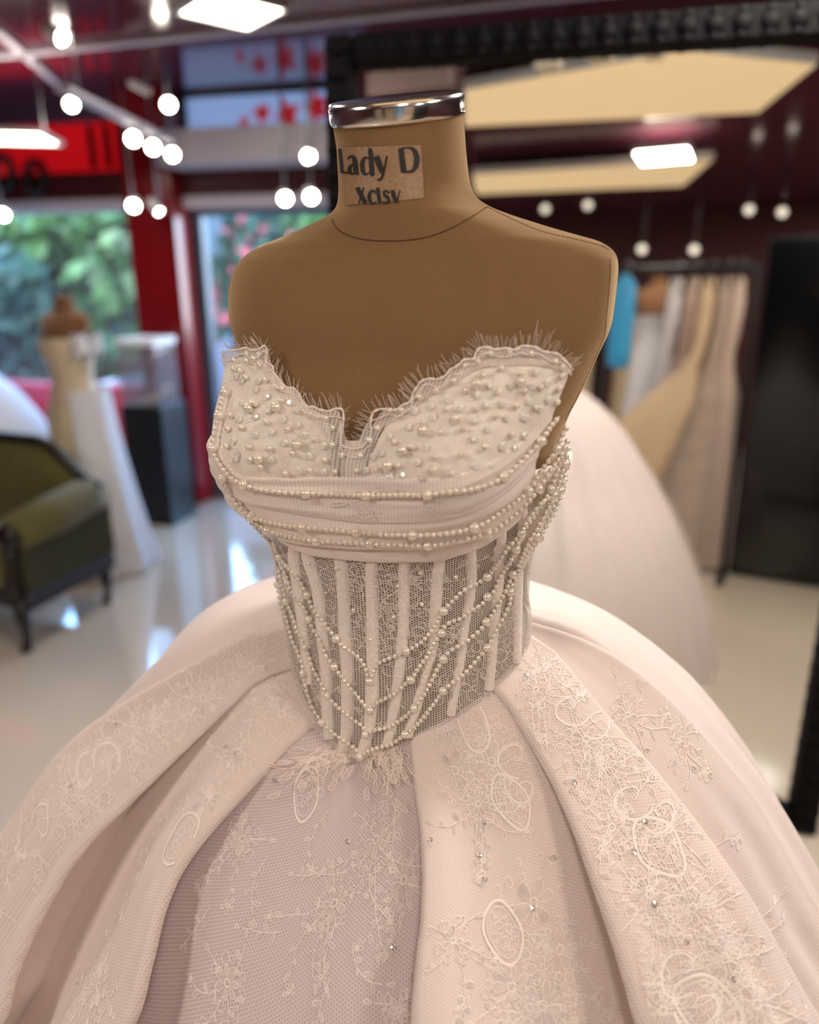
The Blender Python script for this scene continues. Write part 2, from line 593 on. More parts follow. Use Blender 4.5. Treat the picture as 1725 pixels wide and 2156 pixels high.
def track(label, a, b, w, hang):
    a, b = Vector(a), Vector(b)
    mid = (a + b) / 2
    t = thing('light_track', label, 'track', mid)
    L_ = (b - a).length
    rz = math.atan2(b.y - a.y, b.x - a.x)
    MB().box(-L_ / 2, -w / 2, -.012, L_ / 2, w / 2, .012, .003, Matrix.Rotation(rz, 3, 'Z')).build('rail', m_pale, t, smooth=False)
    for k in (-.4, .4):
        if hang:
            c = Vector((math.cos(rz), math.sin(rz), 0)) * k * L_
            MB().tube([c, c + Vector((0, 0, hang))], .006, 6).build('hanger', m_steel, t)
    return t
track('long pale profile crossing the ceiling behind the mirror top', (-2.9, 4.62, CEIL - .013), (.9, 3.47, CEIL - .013), .045, 0)
track('pale diagonal ceiling profile in the upper left corner', (-1.95, 3.95, CEIL - .013), (-2.15, 5.1, CEIL - .013), .05, 0)
track('hanging pale track that carries three spotlights', (-1.50, 3.55, 2.37), (-1.43, 5.0, 2.37), .07, CEIL - 2.37)

# ------------------------------------------------ the standing mirror
MLEAN = R(2.5)
MBR = Vector((1.225, 1.80, 0)); MANG = R(-12.8)
mt = Vector((math.cos(MANG), math.sin(MANG), 0)); mnh = Vector((math.sin(MANG), -math.cos(MANG), 0))
mup = Vector((0, 0, math.cos(MLEAN))) - mnh * math.sin(MLEAN)
mnn = mnh * math.cos(MLEAN) + Vector((0, 0, math.sin(MLEAN)))
MROT = Matrix((mt, mup, mnn)).transposed()             # local x along, y up, z towards the camera
MW, MH = 1.50, 2.20
mir = thing('standing_mirror', 'huge leaning mirror in an ornate black frame behind the gown', 'mirror', MBR)
def mbox(x0, y0, x1, y1, z0, z1, bev=0):
    return MB().box(x0, y0, z0, x1, y1, z1, bev, MROT)
m_frame = M('carved_black_wood', (5, 4, 5), .7, var=.2, scale=60, bump=.3, spec=.12)
m_mirror = M('mirror_silver', (236, 236, 232), 0.0, metal=1.0)
FW = .075
def rail(x0, y0, x1, y1, name):
    b = mbox(x0, y0, x1, y1, -.03, .035, .008)
    horiz = (x1 - x0) > (y1 - y0)
    L_ = (x1 - x0) if horiz else (y1 - y0)
    n = int(L_ / .06)
    o = b.build(name, m_frame, mir, smooth=False)
    k_ = MB()                                           # carved scrollwork along the rail
    for i in range(n):
        q = (i + .5) / n * L_
        cx, cy = (x0 + q, (y0 + y1) / 2) if horiz else ((x0 + x1) / 2, y0 + q)
        pr = [(.0, .044), (.010, .043), (.018, .040), (.024, .035)]
        for j, off in ((0, 0), (1, .024), (2, -.024)):
            dx, dy = (0, off) if horiz else (off, 0)
            s_ = 1.0 if j == 0 else .6
            k_.lathe([(r_ * s_, .035 + (z - .035) * s_) for r_, z in reversed(pr)], 8, tuple(MROT @ Vector((cx + dx, cy + dy, 0))), MROT)
    k_.build('carving', m_frame, o)
rail(-MW, 0, -MW + FW, MH, 'side_rail')
rail(-FW, 0, 0, MH, 'side_rail')
rail(-MW + FW, MH - FW, -FW, MH, 'top_rail')
rail(-MW + FW, 0, -FW, FW, 'bottom_rail')
mbox(-MW + FW, FW, -FW, MH - FW, -.006, 0).build('mirror_glass', m_mirror, mir, smooth=False)
mbox(-MW + .02, .02, -.02, MH - .02, -.028, -.012).build('back_board', m_frame, mir, smooth=False)

def mref(px, py):
    r = cray(px, py)
    s = (MBR - EYE).dot(mnn) / r.dot(mnn)
    return EYE + r * s, r - mnn * (2 * r.dot(mnn))
def mz(px, py, z):
    h, d = mref(px, py)
    return h + d * ((z - h.z) / d.z)
def my(px, py, Y):
    h, d = mref(px, py)
    return h + d * ((Y - h.y) / d.y)

# ================================================================ FURNITURE AND STOCK
m_olive = M('olive_velvet', (92, 84, 34), .8, var=.12, scale=14, sheen=.4)
m_olive_d = M('dark_olive_cloth', (54, 56, 38), .85, var=.1, scale=14)
m_ebony = M('ebonised_wood', (22, 15, 13), .35)

# settee: origin at its rear right foot, x runs along its width, y forward
st = thing('settee', 'olive green velvet settee with dark carved wooden frame at left', 'settee', (-1.49, 3.44, 0), math.atan2(.306, -.952))
SWID, SDEP = 1.35, .56
def cabriole(x, y, dx, dy):
    pts = [(x, y, .24), (x + dx * .018, y + dy * .018, .19), (x + dx * .012, y + dy * .012, .12), (x + dx * .006, y + dy * .006, .06), (x + dx * .045, y + dy * .045, .012)]
    MB().tube(pts, [.034, .036, .026, .018, .022], 10).build('leg', m_ebony, st)
for (x, y, dx, dy) in ((.05, -.03, -.3, -1), (.05, -SDEP, -.5, -1), (SWID - .05, -.03, 0, -1), (SWID - .05, -SDEP, .5, -1)):
    cabriole(x, y, dx, dy)
MB().box(.0, -SDEP, .19, SWID, .0, .27, .012).build('seat_rail', M('dark_slate_wood', (44, 44, 54), .5), st, smooth=False)
MB().box(.10, -SDEP - .01, .27, SWID - .10, -.09, .43, .04).build('seat_cushion', m_olive, st, smooth=False)
# padded back with a curved wooden crest rail
def back_top(x):
    e = min(x, SWID - x)
    return .62 + .20 * float(sstep(.0, .34, e)) + .02 * math.sin(math.pi * x / SWID)
bk_ = MB()
xs = np.linspace(0.0, SWID, 28)
for sgn, yy in ((1, -.10), (-1, .0)):
    pass
P = []
for x in xs:
    zt = back_top(x) - .02
    P.append([(x, -.02, .27), (x, -.10, .30), (x, -.125, .42), (x, -.11, (zt + .42) / 2), (x, -.08, zt - .03), (x, -.05, zt), (x, -.02, zt), (x, 0, zt - .03), (x, 0, .27)])
bk_.grid(np.array(P))
bk_.build('backrest', m_olive, st)
MB().tube([(x, -.045, back_top(x)) for x in xs], [.026] * len(xs), 8).build('crest_rail', m_ebony, st)
for side in (0, 1):
    x0, x1 = (0.0, .13) if side == 0 else (SWID - .13, SWID)
    xc = (x0 + x1) / 2
    MB().box(x0 + .005, -SDEP + .02, .26, x1 - .005, -.02, .55, .01).build('arm_panel', m_olive_d, st, smooth=False)
    MB().tube([(xc, .0, .575), (xc, -.1, .575), (xc, -.3, .555), (xc, -SDEP + .02, .535)], [.08, .09, .094, .086], 14).build('arm_pad', m_olive, st)
    # scrolled front post of the arm
    post = [(xc, -SDEP - .01, .22), (xc, -SDEP - .02, .32), (xc, -SDEP + .005, .42), (xc, -SDEP - .005, .48)]
    pb = MB().tube(post, [.035, .03, .026, .035], 8)
    pb.lathe([(0, -.03), (.05, -.03), (.062, 0), (.05, .022), (.02, .03), (0, .03)], 16, (xc, -SDEP + .0, .53), Matrix.Rotation(R(90), 3, 'X'))
    pb.build('arm_post', m_ebony, st)

for o_ in st.children:                                  # modelled with the back towards +y: turn it to face forward
    for v_ in o_.data.vertices:
        v_.co.y = -v_.co.y
    o_.data.flip_normals()

# black plinth with acrylic display box
pl = thing('plinth', 'black display plinth standing in front of the red pillar', 'plinth', (-1.70, 4.80, 0), R(-14))
MB().box(-.15, -.15, .0, .15, .15, .80, .006).build('column', m_black, pl, smooth=False)
MB().box(-.16, -.16, .0, .16, .16, .05, .004).build('base', m_black, pl, smooth=False)
vt = thing('display_box', 'clear acrylic display box with white lid on the black plinth', 'display box', (-1.70, 4.80, .80), R(-14))
m_acr = NT('smoked_acrylic')
m_acr.p.inputs['Base Color'].default_value = rgb(150, 140, 146)
m_acr.p.inputs['Roughness'].default_value = .08
m_acr.alpha_mix(.30)
m_acr = m_acr.m
for (a0, b0, a1, b1) in ((-.13, -.13, .13, -.124), (-.13, .124, .13, .13), (-.13, -.124, -.124, .124), (.124, -.124, .13, .124)):
    MB().box(a0, b0, 0, a1, b1, .38).build('side_panel', m_acr, vt, smooth=False)
MB().box(-.135, -.135, .38, .135, .135, .425, .005).build('lid', m_white, vt, smooth=False)
m_cream = M('cream_satin', (226, 206, 178), .55)
sh = thing('bridal_shoe', 'small cream shoe inside the acrylic display box', 'shoe', (-1.68, 4.80, .80), R(30))
MB().tube([(-.09, 0, .012), (-.03, 0, .016), (.03, 0, .05), (.08, 0, .085), (.095, 0, .115)], [.016, .030, .026, .022, .024], 10).build('upper', m_cream, sh)
MB().tube([(.088, 0, .07), (.092, 0, .0)], [.012, .005], 8).build('heel', m_cream, sh)

cnt = thing('counter', 'low glossy red display counter under the left window', 'counter', wp(-1.35, -.02, 0), WR)
m_pinkred = M('coral_red_lacquer', (246, 84, 106), .3)
MB().box(-1.0, -.0, .06, .86, .16, .80, .004).build('body', m_pinkred, cnt, smooth=False)
MB().box(-1.0, -.03, .80, .86, .16, .835, .006).build('top', m_pinkred, cnt, smooth=False)
MB().box(-.98, .02, 0, .84, .14, .06).build('kick_board', m_black, cnt, smooth=False)

# ------------------------------------------------ shop mannequins and gowns of the background
m_suede2 = M('brown_suede', (122, 82, 48), .85, var=.08, scale=30, sheen=.2)
m_ivory = M('ivory_satin', (226, 206, 174), .5, var=.03, scale=4)
m_offw = M('off_white_tulle', (222, 220, 224), .8, var=.03, scale=4)
m_champ = M('champagne_tulle', (206, 180, 148), .8, var=.06, scale=5)
m_taupe = M('taupe_lace', (176, 158, 146), .8, var=.10, scale=8)
m_blush = M('blush_tulle', (208, 186, 172), .8, var=.06, scale=6)

def body_loft(mb, rows, n=40, yaw=0.0, cy=0.0, fold=0, famp=0.0, seed=0):
    """rows: (z, cx, cy, half width, half depth); folds grow towards the hem"""
    P = []
    for k, (z, cx, cyy, a, b) in enumerate(rows):
        ring = []
        for i in range(n):
            t = 2 * math.pi * i / n
            g = 1 + famp * (k / max(1, len(rows) - 1)) ** 1.3 * math.sin(fold * t + seed + .6 * math.sin(2 * t))
            ring.append((cx + a * g * math.sin(t), cyy - b * g * math.cos(t), z))
        P.append(ring)
    return mb.grid(np.array(P), wrap=True)

def small_form(label, x, y, rz, top, scale=1.0, stand=True):
    """a suede dress form: bust, neck and cap on a pole with a round base"""
    t = thing('dress_form', label, 'dress form', (x, y, 0), rz)
    k = scale
    rows = [(top - .60, 0, 0, .11, .09), (top - .52, 0, 0, .122, .10), (top - .42, 0, 0, .108, .088), (top - .33, 0, 0, .128, .105), (top - .25, 0, -.01, .145, .118), (top - .17, 0, 0, .155, .1), (top - .12, 0, 0, .168, .08),
            (top - .10, 0, .005, .16, .07), (top - .085, 0, .01, .12, .062), (top - .07, 0, .012, .075, .056), (top - .05, 0, .012, .055, .052), (top - .015, 0, .01, .05, .05)]
    b = body_loft(MB(), rows, 36)
    b.f.append(tuple(range(35, -1, -1)))
    b.build('torso', m_suede2, t)
    MB().lathe([(0, top - .02), (.052, top - .02), (.054, top - .005), (.04, top), (0, top + .002)], 24, (0, .01, 0)).build('neck_cap', m_suede2, t)
    if stand:
        MB().lathe([(0, 0), (.17, 0), (.17, .015), (.02, .03), (.016, .05), (.016, top - .58), (0, top - .58)], 20).build('stand', m_steel, t)
    return t

# mannequin at the left window in an ivory column gown
small_form('brown suede dress form in ivory gown before the left window', -1.83, 3.98, R(-28), 1.50)
g2 = thing('ivory_gown', 'strapless ivory column gown with white overskirt on the window dress form', 'gown', (-1.83, 3.98, 0), R(-28))
o_ = body_loft(MB(), [(1.29, 0, -.005, .158, .122), (1.24, 0, -.01, .156, .128), (1.17, 0, 0, .137, .113), (1.08, 0, 0, .116, .096), (1.0, 0, 0, .13, .108), (.9, 0, 0, .165, .14), (.75, 0, 0, .17, .15), (.5, 0, 0, .17, .16), (.25, 0, 0, .18, .17), (.01, .02, 0, .22, .2)], 40, fold=6, famp=.04)
o_.build('sheath', m_ivory, g2)
P = []
for k in range(14):
    q = k / 13
    z = 1.02 - q * 1.01
    row = []
    for i in range(30):
        a = R(40 + 170 * i / 29)
        r_ = .19 + .14 * q ** 1.4 + .02 * math.sin(9 * a) * q
        row.append((r_ * math.sin(a) * (1 + .1 * q), -r_ * .9 * math.cos(a), z))
    P.append(row)
MB().grid(np.array(P)).build('overskirt', m_offw, g2)
bw = MB()
for sgn in (-1, 1):
    P = [[(.17 + .045 * math.cos(u) * (1 + .2 * sgn * math.sin(v)), -.02 + sgn * .045 + .04 * math.sin(u), 1.25 + .05 * math.sin(v) + .02 * math.cos(u * 2)) for v in np.linspace(0, 6.28, 14)] for u in np.linspace(0, 6.28, 12)]
    bw.grid(np.array(P))
bw.build('shoulder_bow', m_offw, g2)

# white ball gown behind the settee, cut by the left edge
small_form('dress form of the white ball gown behind the settee, outside the frame', -3.21, 4.62, 0, 1.55)
g3 = thing('white_ball_gown', 'white ball gown with wide plain skirt behind the settee at left', 'gown', (-3.21, 4.62, 0))
body_loft(MB(), [(1.34, 0, -.005, .162, .126), (1.25, 0, -.005, .150, .122), (1.13, 0, 0, .122, .10), (1.10, 0, 0, .19, .16), (1.02, 0, 0, .52, .46), (.85, 0, 0, .68, .6), (.67, 0, 0, .80, .7), (.4, 0, 0, .92, .78), (.01, 0, 0, 1.02, .82)], 60, fold=9, famp=.02).build('skirt', m_offw, g3)

# ------------------------------------------------ the part of the shop that only the mirror shows
RY = -.82
rp = [my(1275, 555, RY), my(1620, 530, RY)]
RZ = 1.89
RX0, RX1 = -.02, .84
rk = thing('clothes_rack', 'black clothes rail of bridal gowns, seen in the mirror', 'rack', ((RX0 + RX1) / 2, RY, 0))
hl = (RX1 - RX0) / 2
MB().box(-hl, -.018, RZ - .018, hl, .018, RZ + .018, .004).build('rail', m_black, rk, smooth=False)
for sx in (-1, 1):
    MB().box(sx * hl - .02, -.02, 0.03, sx * hl + .02, .02, RZ + .018, .004).build('post', m_black, rk, smooth=False)
    MB().box(sx * hl - .025, -.26, 0, sx * hl + .025, .26, .035, .006).build('foot', m_black, rk, smooth=False)
def hung_gown(label, x, rows, mat, seed, fold=8, famp=.06, band=None):
    t = thing('hanging_gown', label, 'gown', (x, RY, 0), group='gowns on the black rail')
    MB().tube([(0, 0, RZ + .03), (.018, 0, RZ + .045), (.03, 0, RZ + .02), (.012, 0, RZ - .015), (0, 0, RZ - .05)], .004, 6).build('hook', m_steel, t)
    MB().tube([(0, -.11, RZ - .10), (0, -.05, RZ - .06), (0, 0, RZ - .05), (0, .05, RZ - .06), (0, .11, RZ - .10)], .009, 8).build('hanger', m_black, t)
    top = [(z, cx, cy, a, b) for z, cx, cy, a, b in rows if z > 1.28]
    bot = [(z, cx, cy, a, b) for z, cx, cy, a, b in rows if z <= 1.30]
    body_loft(MB(), top, 30, fold=5, famp=.03, seed=seed).build('bodice', mat, t)
    body_loft(MB(), bot, 64, fold=fold, famp=famp, seed=seed).build('skirt', band or mat, t)
    return t
def grows(sh, w, cy=0.0, d=.12):
    return [(RZ - .06, 0, 0, .034, .05), (RZ - .2, 0, cy * .1, .05, .11), (1.5, -.01, cy * .2, .048, .10), (1.40, -.02, cy * .3, .042, .085), (1.29, -.02 - .05 * sh, cy * .4, .06, .085),
            (1.1, -.18 * sh, cy * .65, .09 + .15 * w, .08 + d * .3), (.8, -.40 * sh, cy * .85, .13 + .28 * w, .085 + d * .6), (.45, -.62 * sh, cy, .17 + .38 * w, .085 + d * .85), (.15, -.75 * sh, cy, .20 + .42 * w, .085 + d), (.02, -.78 * sh, cy, .21 + .43 * w, .085 + d)]
hung_gown('champagne tulle gown hanging rightmost on the rail in the mirror', .74, grows(.10, .12, -.12, 0), m_blush, 1)
hung_gown('taupe lace gown second from the right end of the rail in the mirror', .67, grows(.30, .15, .06, 0), m_taupe, 2)
hung_gown('cream tulle gown with a skirt sweeping left on the rail in the mirror', .58, grows(.85, .42, .25, .02), m_champ, 3)
hung_gown('pale blush gown beside the cream sweeping gown on the rail in the mirror', .49, grows(.35, .3, -.29, 0), m_blush, 4)
hung_gown('off-white gown leftmost of those hanging on the rail in the mirror', .39, grows(.15, .15, -.12, 0), m_offw, 6)
q = my(1307, 640, RY + .12)
gb = thing('garment_bag', 'bright sky-blue garment bag hanging on the rail beside the form\'s shoulder', 'garment bag', (q.x, RY + .02, 0))
m_blue = M('sky_blue_nylon', (64, 176, 236), .45)
body_loft(MB(), [(RZ - .03, 0, 0, .02, .02), (RZ - .09, 0, 0, .07, .03), (RZ - .2, 0, 0, .075, .045), (1.4, 0, 0, .075, .045), (1.30, 0, 0, .07, .04), (1.28, 0, 0, .03, .02)], 24, fold=3, famp=.05).build('bag', m_blue, gb)
MB().tube([(0, 0, RZ + .03), (.018, 0, RZ + .045), (.03, 0, RZ + .02), (.012, 0, RZ - .015), (0, 0, RZ - .05)], .004, 6).build('hook', m_steel, gb)
q = my(1384, 650, -1.5)
ftop = q.z + .22
small_form('brown suede dress form standing before the rail of gowns in the mirror', q.x, -1.5, R(180), ftop)
g4 = thing('white_gown', 'white strapless gown on the dress form before the rail in the mirror', 'gown', (q.x, -1.5, 0), R(180))
body_loft(MB(), [(ftop - .27, 0, -.01, .152, .128), (ftop - .33, 0, 0, .138, .116), (ftop - .42, 0, 0, .118, .098), (ftop - .52, 0, 0, .14, .12), (.85, 0, 0, .19, .16), (.5, 0, 0, .24, .2), (.02, .0, 0, .32, .26)], 48, fold=7, famp=.05).build('skirt', m_offw, g4)
# black lacquer wardrobe right of the rail
wq = mz(1572, 1208, 0)
wr = thing('wardrobe', 'tall black lacquer wardrobe at the right side of the mirror view', 'wardrobe', (wq.x - .11, wq.y + .10, 0), R(4))
wz = mref(1640, 440)
for nm, b in (('carcass', (0, -.55, .0, 1.1, -.03, 2.06)),):
    MB().box(*b, .006).build(nm, m_black, wr, smooth=False)
for k in range(2):
    d_ = MB().box(.012 + k * .545, -.028, .05, .545 + k * .545, .0, 2.04, .004).build('door', M('black_gloss', (8, 9, 13), .12), wr, smooth=False)
    MB().box(.50 + k * .07, 0, .95, .515 + k * .07, .022, 1.15, .004).build('handle', m_steel, d_, smooth=False)
# warm lit canopies hung over the fitting area (they appear as cream planes in the mirror)
m_canopy = M('warm_canopy_diffuser', (240, 214, 170), .6, emit=(255, 222, 172), es=.45)
def canopy(label, poly, z):
    c = sum((Vector(p) for p in poly), Vector()) / len(poly)
    t = thing('ceiling_canopy', label, 'ceiling canopy', (c.x, c.y, z), group='lit ceiling canopies')
    n = len(poly)
    top = [(p[0] - c.x, p[1] - c.y, .045) for p in poly]; bot = [(p[0] - c.x, p[1] - c.y, 0) for p in poly]
    b = MB(); b.add(bot + top, [tuple(range(n)), tuple(range(2 * n - 1, n - 1, -1))] + [(i, n + i, n + (i + 1) % n, (i + 1) % n) for i in range(n)])
    b.build('frame', m_white, t, smooth=False)
    s = MB(); s.add([(x * .985, y * .985, -.004) for x, y, _ in bot], [tuple(range(n - 1, -1, -1))])
    b2 = MB(); b2.add([(x * .985, y * .985, -.006) for x, y, _ in bot] + [(x * .985, y * .985, .004) for x, y, _ in bot], [tuple(range(n)), tuple(range(2 * n - 1, n - 1, -1))] + [(i, n + i, n + (i + 1) % n, (i + 1) % n) for i in range(n)])
    b2.build('diffuser', m_canopy, t, smooth=False)
    for k in (0, n // 2):
        MB().tube([(top[k][0] * .8, top[k][1] * .8, .04), (top[k][0] * .8, top[k][1] * .8, CEIL - z)], .006, 6).build('hanger', m_steel, t)
canopy('large cream lit ceiling canopy across the upper right of the mirror', [(-.52, .51, 0), (.49, .61, 0), (.99, .25, 0), (.76, -.36, 0), (-.74, -.04, 0)], 2.60)
canopy('smaller cream lit ceiling canopy below the large one in the mirror', [(-1.12, -1.19, 0), (.49, -1.31, 0), (.24, -2.06, 0), (-1.34, -1.83, 0)], 2.60)
led(.22, -1.02, 2.585, .34, 0, 'square white panel light in the mirror beside the smaller canopy', 7, .13)
led(1.0, 1.6, CEIL - .018, .45, 0, 'square white ceiling panel light above the right shoulder of the gown', 29)
led(-2.2, -.3, CEIL - .018, .55, 0, 'added unseen ceiling fill panel left of the camera', 26, col=WARM)  # added warm fill lamp, kept out of the mirror's view
led(1.75, -.2, CEIL - .018, .55, 0, 'added unseen ceiling fill panel right of the camera', 15, col=WARM)  # added warm fill from the right, also out of view
led(2.3, -2.5, CEIL - .018, .55, 0, 'added unseen ceiling fill panel near the back wall', 30)  # added for more frontal light on the bodice, out of view
led(-.95, 1.75, CEIL - .018, .45, 0, 'added unseen ceiling fill panel between the gown and the settee', 6)  # added fill lamp above the top of the view
for k, (px, py, z, lab) in enumerate(((1148, 440, 2.3, 'spotlight seen in the mirror just above the shoulder, left of a brighter one'), (1238, 432, 2.3, 'bright spotlight seen in the mirror above the right shoulder'), (1352, 525, 2.1, 'small spotlight seen in the mirror left above the blue garment bag'), (1462, 526, 2.1, 'spotlight seen in the mirror above the rail of gowns'), (1578, 442, 2.3, 'spotlight seen in the mirror left of the wardrobe top'), (1648, 447, 2.3, 'warm spotlight seen in the mirror over the wardrobe'))):
    p = my(px, py, -2.4)
    t = thing('spotlight', lab, 'spotlight', p, group='spotlights in the mirror')
    Mx = Vector((.1, 1, -.2)).to_track_quat('Z', 'Y').to_matrix()
    MB().lathe([(0, -.11), (.03, -.11), (.034, -.1), (.038, 0), (.034, .002), (.03, -.012)], 16, mat=Mx).build('housing', m_white, t)
    MB().lathe([(0, -.008), (.031, -.010)], 16, mat=Mx).build('lens', M('dim_spot_lens', (255, 250, 240), .5, emit=(255, 240, 220), es=1.2), t)
    MB().tube([(0, -.06, .02), (0, -.06, max(.05, CEIL - p.z))], .007, 6).build('stem', m_steel, t)
# garments on the back wall (mirrored again by the glossy ceiling)
wrl = thing('wall_rail', 'steel garment rail on the back wall', 'rail', (-1.6, -3.42, 1.72))
MB().tube([(-1.55, 0, 0), (1.55, 0, 0)], .014, 8).build('tube', m_steel, wrl)
for s_ in (-1.4, 0, 1.4):
    MB().box(s_ - .012, -.18, -.012, s_ + .012, .0, .012).build('bracket', m_steel, wrl, smooth=False)
for lab, x, w, mt_ in (('dusty pink long gown at the far left of the back wall rail', -2.80, .24, m_taupe), ('pale mauve gown second on the back wall rail', -2.42, .2, m_blush), ('taupe gown third on the back wall rail', -2.08, .2, m_taupe), ('cream garment in the middle of the back wall rail', -1.2, .13, m_ivory), ('cream garment right of the middle of the back wall rail', -.75, .13, m_ivory), ('cream garment at the right end of the back wall rail', -.28, .12, m_ivory)):
    t = thing('hanging_gown', lab, 'gown', (x, -3.42, 0), group='garments on the back wall')
    body_loft(MB(), [(1.66, 0, 0, w * .7, .05), (1.5, 0, 0, w, .07), (1.1, 0, 0, w, .07), (.5, 0, 0, w * 1.1, .09), (.1, 0, 0, w * 1.15, .1)], 40, fold=7, famp=.12).build('skirt', mt_, t)
    MB().tube([(0, 0, 1.755), (.02, 0, 1.75), (.02, 0, 1.70), (0, 0, 1.64)], .004, 6).build('hook', m_steel, t)

# pale valance and cream box shades hung under the ceiling over the dress form (the mirror shows them above the large canopy)
def ceiling_panel(name, label, cat, x0, x1, y0, y1, mat, grp=None, pleat=0):
    a, b = my(x0, y1, 1.0), my(x1, y0, 1.0)
    zl, zh = min(a.z, b.z), max(a.z, b.z)
    zh = min(zh, CEIL - .03)
    t = thing(name, label, cat, ((a.x + b.x) / 2, 1.0, zl), 0, grp)
    w, h = abs(b.x - a.x), zh - zl
    if pleat:
        P = [[(-w / 2 + w * i / 90, .02 * math.sin(2 * math.pi * pleat * i / 90), z) for i in range(91)] for z in (0, h * .5, h)]
        MB().grid(np.array(P)).build('cloth', mat, t)
        MB().box(-w / 2, -.012, h - .01, w / 2, .012, h + .015, .003).build('rail', m_steel, t, smooth=False)
    else:
        MB().box(-w / 2, -.05, 0, w / 2, .05, h, .006).build('shade', mat, t, smooth=False)
    for sx in (-.4, .4):
        MB().tube([(sx * w, 0, h), (sx * w, 0, CEIL - zl)], .005, 6).build('hanger', m_steel, t)
ceiling_panel('valance', 'pale mauve pleated valance seen at the top left of the mirror', 'valance', 775, 962, 100, 205, M('mauve_cloth', (186, 164, 158), .8), pleat=9)
for lab, x0, x1, y0, y1 in (('cream box shade at the top of the mirror, nearest the mauve valance', 1130, 1186, 90, 152), ('middle one of three cream box shades at the top of the mirror', 1240, 1296, 84, 132), ('cream box shade at the top of the mirror, farthest from the valance', 1354, 1402, 78, 122)):
    ceiling_panel('box_shade', lab, 'lamp shade', x0, x1, y0, y1, M('cream_card', (232, 222, 196), .7), 'cream box shades under the ceiling')

# ================================================================ THE DRESS FORM AND THE GOWN
PSI = R(20)
BC = Vector((0, .79, 0))
RINGS = [(1.80, -0.016, 0.0640, 0.06, 0.06, 2.0), (1.7502, -0.012, 0.0637, 0.06, 0.06, 2.0), (1.7245, -0.0088, 0.0633, 0.062, 0.063, 2), (1.7032, -0.007, 0.0643, 0.063, 0.065, 2), (1.6838, -0.0049, 0.0663, 0.064, 0.068, 2), (1.6729, -0.0019, 0.0705, 0.066, 0.07, 2.0), (1.6641, 0.003, 0.0801, 0.068, 0.074, 2.0), (1.6574, 0.0064, 0.094, 0.07, 0.078, 2.1), (1.6507, 0.0085, 0.1128, 0.071, 0.082, 2.2), (1.644, 0.0098, 0.1333, 0.072, 0.085, 2.3), (1.6372, 0.0116, 0.1556, 0.073, 0.087, 2.4), (1.6304, 0.0125, 0.178, 0.074, 0.088, 2.6), (1.6235, 0.0114, 0.1901, 0.075, 0.088, 2.7), (1.6143, 0.0082, 0.1987, 0.077, 0.088, 2.8), (1.6004, 0.0047, 0.2035, 0.081, 0.088, 2.8), (1.5816, 0.0026, 0.2051, 0.087, 0.088, 2.8), (1.5528, 0.0017, 0.2045, 0.096, 0.088, 2.7), (1.5233, 0.001, 0.2002, 0.106, 0.088, 2.6), (1.4932, -0.0049, 0.1953, 0.115, 0.088, 2.5), (1.457, -0.017, 0.1926, 0.122, 0.088, 2.4), (1.4252, -0.0234, 0.1925, 0.124, 0.088, 2.3), (1.4036, -0.0244, 0.1908, 0.122, 0.088, 2.3), (1.3816, -0.0243, 0.1868, 0.117, 0.087, 2.3), (1.3535, -0.023, 0.1787, 0.109, 0.086, 2.2), (1.3307, -0.019, 0.1663, 0.103, 0.084, 2.2), (1.3074, -0.0127, 0.1535, 0.098, 0.083, 2.2), (1.2838, -0.0108, 0.1494, 0.095, 0.082, 2.2), (1.2597, -0.01, 0.1489, 0.094, 0.082, 2.2), (1.2352, -0.008, 0.1504, 0.096, 0.083, 2.2), (1.204, -0.005, 0.153, 0.1, 0.086, 2.2), (1.16, -.003, .157, .104, .09, 2.2), (1.11, -.003, .162, .108, .094, 2.2), (1.05, -.003, .166, .112, .098, 2.2), (.95, -.003, .168, .113, .10, 2.2)]
_rz = np.array(RINGS)[::-1]
RF = [pchip(_rz[:, 0], _rz[:, k]) for k in range(1, 6)]
cps, sps = math.cos(PSI), math.sin(PSI)

def surf(t, z, off=0.0):
    """dress surface: t angle round the body (0 = its front, + = viewer's right), z height, off outwards. arrays ok"""
    t = np.asarray(t, float); z = np.asarray(z, float) + 0 * t; off = np.asarray(off, float) + 0 * t
    cx, a, bf, bb, n = [f(z) for f in RF]
    s, c = np.sin(t), np.cos(t)
    w = sstep(-.35, .35, c)
    b = bb + (bf - bb) * w
    # bust
    bump = 0.020 * np.exp(-((z - 1.425) / .052) ** 2) * (np.exp(-((t - .56) / .34) ** 2) + np.exp(-((t + .56) / .34) ** 2)) - .010 * np.exp(-((z - 1.43) / .06) ** 2) * np.exp(-(t / .22) ** 2)
    a_, b_ = a + off, b + off
    x = a_ * np.sign(s) * np.abs(s) ** (2 / n)
    y = -b_ * np.sign(c) * np.abs(c) ** (2 / n)
    rr = np.sqrt(x * x + y * y) + 1e-9
    x = x * (1 + bump / rr); y = y * (1 + bump / rr)
    zz = z + sstep(1.69, 1.752, z) * (y * math.tan(R(15.5)))          # the neck is cut on a forward slope
    return np.stack([cx + x * cps + y * sps, BC.y - x * sps + y * cps, zz], -1)

def body_off(z):
    return -.007 * (1 - sstep(1.515, 1.56, z))

